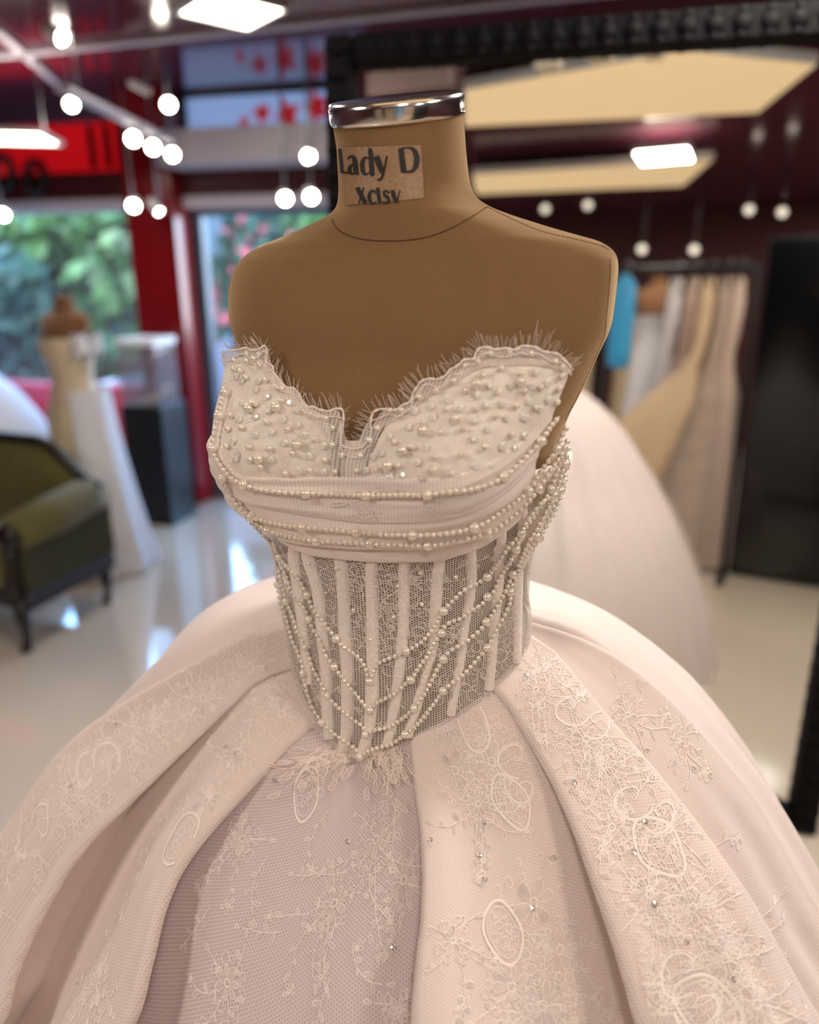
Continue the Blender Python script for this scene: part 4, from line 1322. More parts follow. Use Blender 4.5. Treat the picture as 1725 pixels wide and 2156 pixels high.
B_ = 1  # marks a large pearl in the lists below
STR = {
 'front1': [(488, 812), (484, 830, B_), (478, 852), (471, 880, B_), (464, 910), (459, 945, B_), (468, 968), (482, 987), (499, 1003), (519, 1013, B_), (545, 1022), (600, 1030), (648, 1034, B_), (715, 1036), (779, 1039, B_), (840, 1037), (904, 1036, B_), (930, 1032), (1000, 1024), (1055, 1000, B_), (1100, 958), (1131, 925, B_), (1150, 895), (1169, 872)],
 'front2': [(478, 1003, B_), (492, 1032), (512, 1058), (537, 1079, B_), (570, 1090), (643, 1103, B_), (700, 1109), (756, 1113, B_), (820, 1118), (872, 1118, B_), (940, 1113), (997, 1101, B_), (1050, 1070), (1104, 1028, B_), (1130, 988), (1145, 965), (1162, 940, B_), (1175, 908), (1187, 888)],
 'front3': [(505, 1058), (540, 1088), (571, 1109, B_), (620, 1122), (672, 1132, B_), (720, 1135), (784, 1138, B_), (840, 1140), (902, 1140, B_), (960, 1129), (1024, 1113, B_), (1075, 1078), (1125, 1024, B_), (1150, 985), (1172, 950), (1187, 915)],
 'side1': [(1188, 930), (1170, 985), (1155, 1028, B_), (1131, 1065), (1112, 1094), (1095, 1118, B_), (1075, 1140), (1050, 1172), (1024, 1210, B_), (1005, 1224), (980, 1237), (953, 1262), (934, 1284, B_), (912, 1322), (885, 1352), (857, 1369, B_), (825, 1383), (805, 1391), (792, 1405), (780, 1432, B_), (774, 1412), (763, 1388), (745, 1372), (723, 1357), (711, 1343, B_), (678, 1299), (661, 1277), (651, 1251, B_), (635, 1221), (610, 1192), (593, 1170, B_), (586, 1155), (579, 1136)],
 'side2': [(1190, 955), (1175, 1003), (1160, 1040, B_), (1140, 1052), (1116, 1080), (1100, 1105), (1083, 1152, B_), (1070, 1180), (1062, 1192), (1047, 1216), (1038, 1240), (1024, 1254, B_), (1014, 1268), (987, 1286), (970, 1299), (945, 1309), (936, 1317), (930, 1331, B_), (918, 1347), (899, 1381), (883, 1403), (866, 1429, B_), (853, 1440), (835, 1457), (813, 1469), (794, 1479), (782, 1493, B_), (767, 1478), (750, 1457), (725, 1425), (707, 1402, B_), (689, 1375), (675, 1340), (666, 1328), (654, 1302, B_), (646, 1281), (632, 1263), (619, 1244), (611, 1223), (602, 1200), (590, 1165)],
 'side3': [(1189, 975), (1174, 1030, B_), (1155, 1060), (1140, 1090), (1125, 1125, B_), (1104, 1165), (1090, 1192), (1076, 1206, B_), (1068, 1224), (1062, 1240), (1052, 1260), (1033, 1293), (1022, 1307, B_), (1012, 1321), (993, 1339), (972, 1355), (947, 1368), (934, 1386, B_), (923, 1403), (912, 1426), (893, 1461), (873, 1488, B_), (861, 1500), (841, 1516), (820, 1529), (790, 1535), (772, 1544, B_), (766, 1526), (754, 1518), (725, 1495), (693, 1463, B_), (685, 1446), (672, 1424), (662, 1401), (654, 1377), (647, 1361, B_), (639, 1340), (629, 1325), (623, 1302), (608, 1265, B_), (604, 1248), (597, 1225), (592, 1195)],
 'side4': [(1186, 1000), (1172, 1050), (1150, 1095), (1130, 1130, B_), (1112, 1160), (1098, 1185), (1084, 1212), (1070, 1244, B_), (1070, 1263), (1066, 1276), (1056, 1299), (1044, 1322), (1034, 1345), (1024, 1362, B_), (1012, 1376), (995, 1396), (977, 1416), (947, 1439), (933, 1452, B_), (922, 1468), (906, 1490), (889, 1512), (869, 1532), (855, 1543, B_), (841, 1554), (820, 1566), (807, 1569), (784, 1577), (773, 1582), (760, 1591, B_), (754, 1579), (745, 1569), (723, 1554), (704, 1540), (682, 1519, B_), (673, 1506), (660, 1483), (652, 1458), (646, 1432), (644, 1416, B_), (641, 1396), (633, 1377), (623, 1354), (616, 1332), (609, 1305), (603, 1283), (598, 1258), (592, 1225)],
 'side5': [(1191, 935), (1184, 975, B_), (1172, 1015), (1158, 1050), (1142, 1082), (1126, 1110), (1108, 1142), (1096, 1168), (1086, 1190)],
 'left1': [(490, 1040), (520, 1080), (548, 1112), (572, 1138), (583, 1165), (588, 1200), (591, 1230, B_), (596, 1268), (600, 1290)],
}
RS, RB = .0028, .0051
for nm in ('front1', 'front2', 'front3', 'side1', 'side2', 'side3', 'side4', 'side5', 'left1'):
    pts = STR[nm]
    a = np.array([p[:2] for p in pts], float)
    d = np.concatenate([[0], np.cumsum(np.hypot(np.diff(a[:, 0]), np.diff(a[:, 1])))])
    fx, fy = pchip(d, a[:, 0]), pchip(d, a[:, 1])
    lift = .0062 if nm.startswith('front') else .0032
    qs = np.arange(0, d[-1] + .01, 1.5)
    P = []
    for q in qs:
        l, n, _ = hit(float(fx(q)), float(fy(q)))
        P.append(l + n * lift)
    P = np.array([tuple(p) for p in P])
    for _ in range(2):
        P[1:-1] = (P[:-2] + 2 * P[1:-1] + P[2:]) / 4
    s = np.concatenate([[0], np.cumsum(np.linalg.norm(np.diff(P, axis=0), axis=1))])
    at = lambda sv: Vector([float(np.interp(sv, s, P[:, k])) for k in range(3)])
    th = MB().tube([at(x) for x in np.linspace(0, s[-1], max(8, int(s[-1] / .006)))], .0006, 5)
    strand = th.build('pearl_strand', m_lace, gown)
    big = sorted(float(np.interp(d[i], qs, s)) for i, p in enumerate(pts) if len(p) > 2)
    for b in big:
        bead('pearl', me_big, at(b), RB, strand)
    edges = [-RB + RS * .5] + big + [s[-1] + RB - RS * .5]
    for e0, e1 in zip(edges, edges[1:]):
        lo, hi = e0 + RB + RS, e1 - RB - RS
        if hi < lo: 
            continue
        n_ = max(1, int(round((hi - lo) / (RS * 2.18))) + 1)
        for k in range(n_):
            bead('pearl', me_small, at(lo + (hi - lo) * (k / (n_ - 1) if n_ > 1 else .5)), RS, strand)
if loose.v:
    lo_ = loose.build('small_pearls', m_pearl, gown, kind='stuff')
    lo_['label'] = 'rows of small pearls on the corset strands'

# ---------------------------------------------------------------- skirt
SKC = np.array([0.0, .79])
_tt = np.linspace(-math.pi, math.pi, 361)
_wz = waist_all(_tt)
_pw = surf(_tt, _wz, -.002)
_th = np.arctan2(_pw[:, 0] - SKC[0], -(_pw[:, 1] - SKC[1]))
_rw = np.hypot(_pw[:, 0] - SKC[0], _pw[:, 1] - SKC[1])
o_ = np.argsort(_th)
TH, RW, WZ = _th[o_], _rw[o_], _wz[o_]
def per(th, arr):
    th = (np.asarray(th, float) + math.pi) % (2 * math.pi) - math.pi
    return np.interp(th, np.concatenate([TH - 2 * math.pi, TH, TH + 2 * math.pi]), np.concatenate([arr, arr, arr]))
pr_side = pchip([0, .010, .03, .06, .116, .232, .388, .6, .9, 1.25], [0, .075, .125, .165, .218, .315, .425, .55, .67, .77])
pr_front = pchip([0, .02, .05, .12, .2, .388, .6, .9, 1.25], [0, .028, .066, .155, .235, .385, .52, .66, .77])
def dome(th, q, off=0.0):
    """q: 0 at the waist .. 1 at the hem"""
    th = np.asarray(th, float); q = np.asarray(q, float) + 0 * th
    zw = per(th, WZ); rw = per(th, RW)
    drop = q * zw
    w = np.clip((np.cos(th + .12) + .25) / 1.25, 0, 1) ** .8
    pr = pr_front(drop) * w + pr_side(drop) * (1 - w)
    # outward normal of the profile in the vertical plane (approximate)
    e = .01
    dp = (pr_front(drop + e) - pr_front(drop)) * w + (pr_side(drop + e) - pr_side(drop)) * (1 - w)
    ln = np.sqrt(dp * dp + e * e)
    nr, nzv = e / ln, dp / ln
    r = rw + pr + off * nr
    z = zw - drop + off * nzv
    return np.stack([SKC[0] + r * np.sin(th), SKC[1] - r * np.cos(th), z], -1)
THG = np.linspace(-2.6, 2.6, 420)
QG = np.linspace(0, .75, 260) ** 1.0
_tg, _qg = np.meshgrid(THG, QG)
_D = dome(_tg, _qg, .006)
BVD = bvh_grid(_D)
def dhit(px, py):
    r = cray(px, py).normalized()
    loc, nr, idx, d = BVD.ray_cast(EYE, r)
    if loc is None:
        loc, nr, idx, d = BVD.find_nearest(EYE + r * .95)
        loc, nr, idx, d = BVD.find_nearest(EYE + r * ((loc - EYE).dot(r)))
    return param(loc, idx, _D, THG, QG)
EDGES = {
 'E1': [(588, 1305), (500, 1360), (420, 1405), (349, 1468), (269, 1552), (176, 1704), (84, 1859), (10, 1975)],
 'E2': [(585, 1400), (530, 1430), (487, 1462), (399, 1586), (310, 1695), (235, 1796), (190, 1870), (143, 1945), (97, 2070), (75, 2140)],
 'E3': [(664, 1512), (655, 1519), (546, 1632), (454, 1737), (399, 1830), (366, 1905), (349, 2006), (319, 2150)],
 'E4': [(868, 1558), (872, 1600), (882, 1680), (893, 1745), (898, 1786), (895, 1933), (890, 2000), (884, 2072), (880, 2150)],
 'E5': [(1050, 1443), (1105, 1527), (1168, 1628), (1206, 1746), (1235, 1859), (1269, 1956), (1294, 2049), (1319, 2150)],
 'E6': [(1130, 1345), (1143, 1350), (1202, 1428), (1269, 1512), (1336, 1607), (1399, 1725), (1462, 1838), (1546, 1994), (1610, 2130)],
 'E7': [(1140, 1315), (1160, 1325), (1235, 1351), (1303, 1385), (1370, 1435), (1441, 1511), (1496, 1586), (1576, 1687), (1630, 1780), (1700, 1915)],
}
def edge_fn(pts):
    q = sorted((dhit(*p) for p in pts), key=lambda a: a[1])
    k = [(q[0][0], 0.0)] if q[0][1] > .004 else []
    for th, qq in q:
        if not k or qq - k[-1][1] > .004:
            k.append((th, qq))
    k.append((k[-1][0] * 1.0, 1.0))
    th_ = np.array([a for a, _ in k]); th_[1:-1] = .25 * th_[:-2] + .5 * th_[1:-1] + .25 * th_[2:]
    return pchip([b for _, b in k], th_)
EF = {k: edge_fn(v) for k, v in EDGES.items()}
cst = lambda c: (lambda q: c + 0 * np.asarray(q, float))
BND = [cst(-math.pi), EF['E1'], EF['E2'], EF['E3'], EF['E4'], EF['E5'], EF['E6'], EF['E7'], cst(math.pi)]
SIDE = [('n', 'u'), ('o', 'o'), ('u', 'o'), ('u', 'u'), ('o', 'u'), ('o', 'o'), ('u', 'o'), ('u', 'n')]
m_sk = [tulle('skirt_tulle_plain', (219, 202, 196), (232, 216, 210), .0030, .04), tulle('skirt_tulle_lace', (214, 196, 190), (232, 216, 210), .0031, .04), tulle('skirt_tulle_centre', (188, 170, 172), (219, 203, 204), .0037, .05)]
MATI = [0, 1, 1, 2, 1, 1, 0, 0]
QR = np.concatenate([np.linspace(0, .08, 16), np.linspace(.09, .6, 72), np.linspace(.62, 1, 14)])
panels = []
MUL = {0: (1, 1.5), 1: (1.5, 1.0), 2: (1, 1), 3: (1, 1), 4: (1, 1), 5: (1.0, 1.3), 6: (1.9, .45), 7: (1.4, 1)}
def d_over(q):
    return .004 + .030 * sstep(0, .16, q) + .03 * sstep(.1, .7, q)
def d_under(q):
    return .001 + .010 * sstep(0, .2, q) + .015 * sstep(.2, .8, q)
def pan(k, q, m, rip=True):
    """panel k at rows q (n,), offsets at distances m (0..1 across) -> theta, off (n, len(m))"""
    q = q[:, None]
    a, b = BND[k](q), BND[k + 1](q)
    x = m[None, :]
    r = .13 + .45 * q ** .6
    width = (b - a) * r
    dl, dr = x * width, (1 - x) * width
    w = .03 + .05 * sstep(0, .3, q)
    off = 0 * dl
    L, Rr = SIDE[k]
    for s_, dd, mu in ((L, dl, MUL[k][0]), (Rr, dr, MUL[k][1])):
        if s_ == 'o':
            off = off + mu * d_over(q) * np.exp(-(dd / w) ** 2)
        elif s_ == 'u':
            off = off - mu * d_under(q) * np.exp(-(dd / w) ** 2)
    if rip:
        off = off + .004 * sstep(.03, .3, q) * np.sin(x * 9 + k * 1.7 + 2 * q) + .0022 * sstep(.03, .3, q) * np.sin(x * 23 + k + 5 * q) + .05 * sstep(.55, 1, q) * np.sin(x * 7 + k) * .3
    if k in (0, 7):                                     # soft gathers at the back
        if k == 7:
            off = off + (.016 - .03 * sstep(.08, .35, q)) * sstep(.0, .12, q) * sstep(.02, .12, dl)
        off = off + .016 * sstep(.02, .35, q) * np.sin(30 * (a + x * (b - a)) + 2 * np.sin(5 * x)) * sstep(0, .25, x) * sstep(1, .75, x)
    return a + x * (b - a), off
for k in range(8):
    m = np.linspace(0, 1, 64 if k not in (0, 7) else 110)
    th, off = pan(k, QR, m)
    rr = (.13 + .45 * QR ** .6)[:, None]
    rho = (.0035 + .006 * sstep(0, .3, QR))[:, None]
    L, Rr = SIDE[k]
    cols_t, cols_o = [th], [off]
    ph = R(1) * np.array([265, 235, 205, 180, 150, 120])
    if L == 'o':
        c_t = th[:, :1] + rho * np.cos(ph)[None] / rr; c_o = off[:, :1] - rho + rho * np.sin(ph)[None]
        cols_t.insert(0, c_t); cols_o.insert(0, c_o)
        cols_t.insert(0, th[:, :1] + .03 / rr); cols_o.insert(0, off[:, :1] * 0 - .016)
    if L == 'u':
        ex = np.array([.05, .025])[None]
        cols_t.insert(0, th[:, :1] - ex / rr); cols_o.insert(0, off[:, :1] + 0 * ex - .004)
    if Rr == 'o':
        p2_ = ph[::-1]
        cols_t.append(th[:, -1:] - rho * np.cos(p2_)[None] / rr); cols_o.append(off[:, -1:] - rho + rho * np.sin(p2_)[None])
        cols_t.append(th[:, -1:] - .03 / rr); cols_o.append(off[:, -1:] * 0 - .016)
    if Rr == 'u':
        ex = np.array([.025, .05])[None]
        cols_t.append(th[:, -1:] + ex / rr); cols_o.append(off[:, -1:] + 0 * ex - .004)
    T_, O_ = np.concatenate(cols_t, 1), np.concatenate(cols_o, 1)
    Q_ = QR[:, None] + 0 * T_
    P = dome(T_, Q_, O_)
    P[-1, :, 2] = .002
    thc = ((BND[k](QR) + BND[k + 1](QR)) / 2)[:, None]
    U = (T_ - thc) * (rr * 1.0 + .06)
    ds = np.concatenate([[0], np.cumsum(np.linalg.norm(np.diff(P[:, P.shape[1] // 2], axis=0), axis=1))])
    Vq = ds[:, None] + 0 * T_
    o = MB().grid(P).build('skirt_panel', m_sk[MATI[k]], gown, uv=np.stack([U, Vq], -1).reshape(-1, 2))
    if k == 3:
        o['label'] = 'recessed tulle centre panel'
    panels.append((o, ds))

# ---------------------------------------------------------------- lace motifs (cords and net petals laid on the fabric)
class Motif:
    """2D lace drawing in metres: lines [(pts, width)]"""
    def __init__(s): s.lines, s.taken = [], []
    def petal(s, x, y, ang, L_, W_, w=.0008, fill=True, g=None):
        ca, sa = math.cos(ang), math.sin(ang)
        def at(px_, py_): return (x + px_ * ca - py_ * sa, y + px_ * sa + py_ * ca)
        pts = []
        k1 = .08 * math.sin(x * 900); k2 = .1 * math.cos(y * 700)
        n = 13
        for i in range(n):
            a = 2 * math.pi * i / (n - 1)
            px_ = L_ * .5 * (1 - math.cos(a)); py_ = W_ * math.sin(a) * (.4 + .6 * .5 * (1 - math.cos(a))) * (1 + k1 * math.sin(3 * a)) + k2 * px_ * .4
            pts.append(at(px_, py_))
        s.lines.append((pts, w))
        if fill and L_ > .006:                          # hatched net inside the outline
            m = int(W_ * 2 / .0011)
            for j in range(1, m):
                v = -1 + 2 * j / m
                q = (1 - v * v) ** .5
                s.lines.append(([at(L_ * (.58 - .42 * q), W_ * v * .78 + k2 * L_ * .2), at(L_ * (.60 + .38 * q), W_ * v * .78 + k2 * L_ * .3)], .00038))
    def flower(s, x, y, r_, n, g, ph=0.0):
        for k in range(n):
            a = ph + 2 * math.pi * k / n + g.uniform(-.16, .16)
            rr_ = r_ * g.uniform(.8, 1.15)
            s.petal(x + .24 * r_ * math.cos(a), y + .24 * r_ * math.sin(a), a, rr_ * .85, rr_ * g.uniform(.27, .38), .0008)
        c = [(x + .22 * r_ * math.cos(2 * math.pi * i / 10), y + .22 * r_ * math.sin(2 * math.pi * i / 10)) for i in range(11)]
        s.lines.append((c, .0016))
        s.taken.append((x, y, r_))
    def sprig(s, x, y, ang, L_, g, n=5, tip=True):
        bend = g.uniform(-1.0, 1.0)
        pts = []
        a = ang
        N = max(8, int(L_ / .004))
        ab = []
        for i in range(N + 1):
            pts.append((x, y)); ab.append(a)
            a += bend / N + g.uniform(-.16, .16)
            x += L_ / N * math.cos(a); y += L_ / N * math.sin(a)
        s.lines.append((pts, .0009))
        n = max(2, int(L_ / .011))
        for k in range(n):
            i = min(N, int(N * (.18 + .8 * k / n)))
            sg = 1 if (k + int(L_ * 1e4)) % 2 else -1
            l2 = g.uniform(.006, .012)
            s.petal(pts[i][0], pts[i][1], ab[i] + sg * g.uniform(.5, 1.2), l2, l2 * g.uniform(.22, .34), .0007, g.random() < .7)
        if tip and g.random() < .6:
            s.flower(x, y, g.uniform(.005, .0085), 5, g, a)
        else:
            s.petal(x, y, a, g.uniform(.006, .01), .0025, .0008)
    def scroll(s, x, y, ang, r_, sg=1, g=None):
        r_ = min(r_, .022)
        pts, w = [], []
        for i in range(30):
            u = i / 29
            a = ang + sg * u * 6.6
            rr_ = (r_ * (1 - u) ** .9 + .0018) * (1 + .06 * math.sin(a * 3 + x * 300))
            pts.append((x + rr_ * math.cos(a), y + rr_ * .85 * math.sin(a)))
        s.lines.append((pts[:16], .0024)); s.lines.append((pts[15:], .0016))
        for k in range(2, 18):                          # open ladder stitches on the outside
            p = pts[k]
            s.lines.append(([p, (p[0] + (p[0] - x) * .2, p[1] + (p[1] - y) * .2)], .0006))
        s.lines.append(([(px_ + (px_ - x) * .2, py_ + (py_ - y) * .2) for px_, py_ in pts[1:19]], .0008))
        s.taken.append((x, y, r_))
    def medallion(s, x, y, size, g):
        size = min(size, .026); a0 = g.uniform(-.5, .5)
        for k_, w in ((1, .0026), (.80, .0008)):
            pts = []
            for t_ in np.linspace(0, 6.283, 30):
                rr_ = size * k_ * (1 + .05 * math.sin(4 * t_ + x * 200) + .16 * max(0, math.cos(t_ - 1.6)) ** 6)
                px_, py_ = rr_ * .68 * math.cos(t_), rr_ * math.sin(t_)
                pts.append((x + px_ * math.cos(a0) - py_ * math.sin(a0), y + px_ * math.sin(a0) + py_ * math.cos(a0)))
            s.lines.append((pts, w))
        s.web(x, y, size * .45, size * .66, 12, g)
    def web(s, x, y, rx, ry, n, g, c0=.0030, c1=.0056):
        """irregular touching cells of open lace"""
        for _ in range(n):
            best = None
            for _t in range(8):
                a, q = g.uniform(0, 6.28), g.random() ** .5
                c = (x + rx * q * math.cos(a), y + ry * q * math.sin(a))
                d = min([math.hypot(c[0] - t_[0], c[1] - t_[1]) - t_[2] for t_ in s.taken] or [.1])
                if best is None or d > best[0]: best = (d, c)
            if best[0] < .0022: continue
            cx, cy = best[1]
            r_ = min(best[0] * 1.08, g.uniform(c0, c1))
            s.taken.append((cx, cy, r_))
            e = g.uniform(.75, 1.3); t0 = g.uniform(0, 3.14); c2 = g.uniform(0, 6)
            pts = []
            for i in range(9):
                b = 2 * math.pi * i / 8
                px_, py_ = r_ * math.cos(b) * (1 + .18 * math.cos(3 * b + c2)), r_ * e * math.sin(b) * (1 + .12 * math.sin(2 * b + c2))
                pts.append((cx + px_ * math.cos(t0) - py_ * math.sin(t0), cy + px_ * math.sin(t0) + py_ * math.cos(t0)))
            s.lines.append((pts, .00075))
    def spray(s, x, y, ang, size, g, rich=1.0):
        s.flower(x, y, min(.017, size * .24), 7, g, g.uniform(0, 1))
        s.web(x, y, size * .36, size * .36, int(22 * rich), g)
        m = int(3 * rich) + 2
        for k in range(m):
            a = ang + (k - (m - 1) / 2) * 1.5 / m * 1.5 + g.uniform(-.2, .2)
            s.sprig(x + .012 * math.cos(a), y + .012 * math.sin(a), a, size * g.uniform(.6, 1.05), g)
        for k in range(2):
            a = ang + math.pi + (k - .5) * 1.6 + g.uniform(-.3, .3)
            s.sprig(x + .01 * math.cos(a), y + .01 * math.sin(a), a, size * g.uniform(.3, .5), g, 4, False)

def lay(motif, fn, name, lift, mat=None, wscale=1.0, parent=None):
    """fn(array Nx2, lift) -> (Nx3 points, valid mask)"""
    lm = MB()
    for pts, w in motif.lines:
        a = np.array(pts, float)
        seg = np.hypot(*np.diff(a, axis=0).T)
        n_ = int(max(2, seg.sum() / .004))
        d = np.concatenate([[0], np.cumsum(seg)])
        q = np.linspace(0, d[-1], max(len(a), n_))
        a = np.stack([np.interp(q, d, a[:, 0]), np.interp(q, d, a[:, 1])], -1)
        t_ = np.gradient(a, axis=0); t_ /= np.linalg.norm(t_, axis=1)[:, None] + 1e-12
        nn = np.stack([-t_[:, 1], t_[:, 0]], -1) * w * wscale / 2
        p0, v0 = fn(a - nn, lift); pm, vm = fn(a, lift + .0003); p1_, v1 = fn(a + nn, lift)
        ok = v0 & v1
        run = []
        for i in range(len(a) + 1):
            if i < len(a) and ok[i]:
                run.append(i)
            else:
                if len(run) > 1:
                    G = np.stack([p0[run], pm[run], p1_[run]], 1)
                    lm.grid(G)
                run = []
    o = None
    if lm.v:
        o = lm.build(name, mat or m_lace, parent or gown)
    return o

def panel_fn(k, ds):
    def fn(a, lift):
        # a: (u, v): u metres from the panel's centre line, v metres down the panel
        q = np.interp(a[:, 1], ds, QR)
        A, B = BND[k](q), BND[k + 1](q)
        rr_ = .13 + .45 * q ** .6
        x = .5 + a[:, 0] / ((rr_ + .06) * np.maximum(B - A, 1e-3))
        ok = (x > .0) & (x < 1.0) & (a[:, 1] > .004) & (a[:, 1] < ds[-1] * .9)
        xs_ = np.clip(x, 0, 1)
        th = A + xs_ * (B - A)
        off = np.array([pan(k, np.array([qq]), np.array([xx]))[1][0, 0] for qq, xx in zip(q, xs_)]) if len(a) < 4 else pan_vec(k, q, xs_)
        return dome(th, q, off + lift), ok
    return fn
def pan_vec(k, q, x):
    a, b = BND[k](q), BND[k + 1](q)
    r = .13 + .45 * q ** .6
    width = (b - a) * r
    w = .03 + .05 * sstep(0, .3, q)
    off = 0 * q
    for s_, dd, mu in ((SIDE[k][0], x * width, MUL[k][0]), (SIDE[k][1], (1 - x) * width, MUL[k][1])):
        if s_ == 'o': off = off + mu * d_over(q) * np.exp(-(dd / w) ** 2)
        elif s_ == 'u': off = off - mu * d_under(q) * np.exp(-(dd / w) ** 2)
    return off + .004 * sstep(.03, .3, q) * np.sin(x * 9 + k * 1.7 + 2 * q) + .0022 * sstep(.03, .3, q) * np.sin(x * 23 + k + 5 * q) + .05 * sstep(.55, 1, q) * np.sin(x * 7 + k) * .3

g_ = random.Random(11)
m_sklace = M('skirt_lace_thread', (245, 231, 225), .75, sheen=.2)
def put(k, px, py, size, ang, kind='spray', rich=1.0):
    """a motif on panel k where the photograph shows (px, py); ang 90 = down the skirt"""
    th, q = dhit(px, py)
    o, ds = panels[k]
    A, B = float(BND[k](q)), float(BND[k + 1](q))
    rr_ = .13 + .45 * q ** .6
    u = (th - (A + B) / 2) * (rr_ + .06)
    v = float(np.interp(q, QR, ds))
    m = Motif()
    a = R(ang)
    if kind == 'spray': m.spray(u, v, a, size, g_, rich)
    elif kind == 'flower':
        m.flower(u, v, min(.019, size * .5), 6, g_); m.web(u, v, size * .9, size * .9, int(24 * rich), g_)
    elif kind == 'sprig': m.sprig(u, v, a, size, g_, 7)
    elif kind == 'scroll':
        m.scroll(u, v, a, size); m.scroll(u + .030 * math.cos(a), v + .030 * math.sin(a), a + 2, size * .35, -1); m.web(u, v, size * .9, size * .9, int(26 * rich), g_); m.sprig(u, v, a + 1.2, size, g_); m.sprig(u, v, a - 1.0, size, g_)
    elif kind == 'medallion':
        m.medallion(u, v, size, g_)
    lay(m, panel_fn(k, ds), 'lace_applique', .0006, m_sklace)
# centre panel
put(3, 790, 1765, .095, 95, 'spray', 1.6); put(3, 700, 1900, .07, 110, 'spray', 1.2); put(3, 850, 1850, .07, 80, 'spray', 1.0); put(3, 640, 1665, .030, 0, 'medallion')
put(3, 690, 1700, .06, 120, 'sprig'); put(3, 560, 1800, .06, 110, 'sprig'); put(3, 500, 1760, .06, 115, 'spray', .7); put(3, 430, 1900, .07, 100, 'sprig'); put(3, 470, 2070, .06, 80, 'spray', .8)
put(3, 690, 2060, .06, 95, 'sprig'); put(3, 740, 2000, .05, 60, 'sprig'); put(3, 830, 1690, .04, 60, 'sprig'); put(3, 840, 2130, .04, 80, 'spray', .6); put(3, 590, 1960, .05, 150, 'sprig')
# panel right of the centre
put(4, 1040, 1600, .045, 90, 'flower', 2); put(4, 1010, 1690, .05, 95, 'spray', 1.4); put(4, 1080, 1680, .05, 60, 'medallion'); put(4, 960, 1620, .04, 90, 'flower'); put(4, 1090, 1590, .05, 100, 'scroll')
put(4, 1060, 1960, .040, 0, 'medallion'); put(4, 1130, 1900, .045, 90, 'flower'); put(4, 950, 1980, .045, 80, 'spray', .6); put(4, 1080, 2080, .08, 90, 'spray', 1.8); put(4, 1190, 2000, .07, 70, 'spray', 1.2); put(4, 940, 1530, .03, 90, 'flower'); put(4, 1000, 1520, .03, 0, 'medallion'); put(4, 1150, 2120, .07, 60, 'spray', 1.0); put(4, 960, 2110, .05, 120, 'sprig')
# bright lace panel
for px, py, sz, an, kd, rc in ((1150, 1400, .04, 70, 'spray', 2), (1130, 1450, .05, 90, 'spray', 1.4), (1200, 1490, .055, 60, 'scroll', 2), (1230, 1560, .06, 80, 'spray', 2), (1190, 1600, .045, 160, 'sprig', 1), (1260, 1620, .05, 70, 'spray', 1.6), (1310, 1690, .05, 60, 'scroll', 1.6), (1270, 1750, .06, 100, 'spray', 1.6), (1350, 1790, .045, 0, 'medallion', 1), (1370, 1760, .05, 60, 'spray', 1.4), (1330, 1890, .06, 90, 'spray', 1.5), (1400, 1920, .06, 50, 'spray', 1.3), (1450, 2020, .06, 60, 'spray', 1.2), (1380, 2040, .055, 90, 'scroll', 1.6), (1420, 2110, .06, 0, 'medallion', 1), (1500, 2110, .06, 80, 'spray', 1.2), (1340, 2120, .06, 90, 'spray', 1.0), (1090, 1480, .04, 100, 'sprig', 1)):
    put(5, px, py, sz, an, kd, rc)
# left panels
for k, px, py, sz, an, kd, rc in ((1, 440, 1480, .06, 120, 'spray', 1.4), (1, 350, 1560, .06, 110, 'spray', 1.4), (1, 290, 1640, .05, 100, 'scroll', 1.5), (1, 250, 1720, .05, 110, 'spray', 1.4), (1, 190, 1780, .05, 100, 'scroll', 1.2), (1, 140, 1850, .05, 90, 'spray', 1.2), (1, 100, 1930, .06, 100, 'spray', 1.2), (1, 60, 2060, .06, 90, 'spray', 1.4), (1, 530, 1410, .04, 120, 'flower', 1),
        (2, 560, 1440, .04, 130, 'spray', 1.4), (2, 590, 1500, .04, 130, 'flower', 1), (2, 500, 1580, .05, 120, 'spray', 1), (2, 440, 1690, .05, 110, 'flower', 1.4), (2, 400, 1770, .04, 0, 'medallion', 1), (2, 330, 1800, .06, 110, 'sprig', 1), (2, 300, 1880, .06, 100, 'sprig', 1), (2, 260, 1960, .07, 95, 'sprig', 1), (2, 230, 2080, .07, 95, 'spray', .8), (2, 290, 2050, .06, 85, 'sprig', 1), (2, 360, 1700, .06, 115, 'sprig', 1), (2, 210, 1990, .07, 100, 'sprig', 1),
        (6, 1330, 1500, .05, 60, 'spray', .8), (6, 1480, 1800, .05, 60, 'spray', .6), (6, 1600, 1960, .05, 60, 'spray', .8), (6, 1430, 1560, .03, 60, 'spray', 1)):
    put(k, px, py, sz, an, kd, rc)

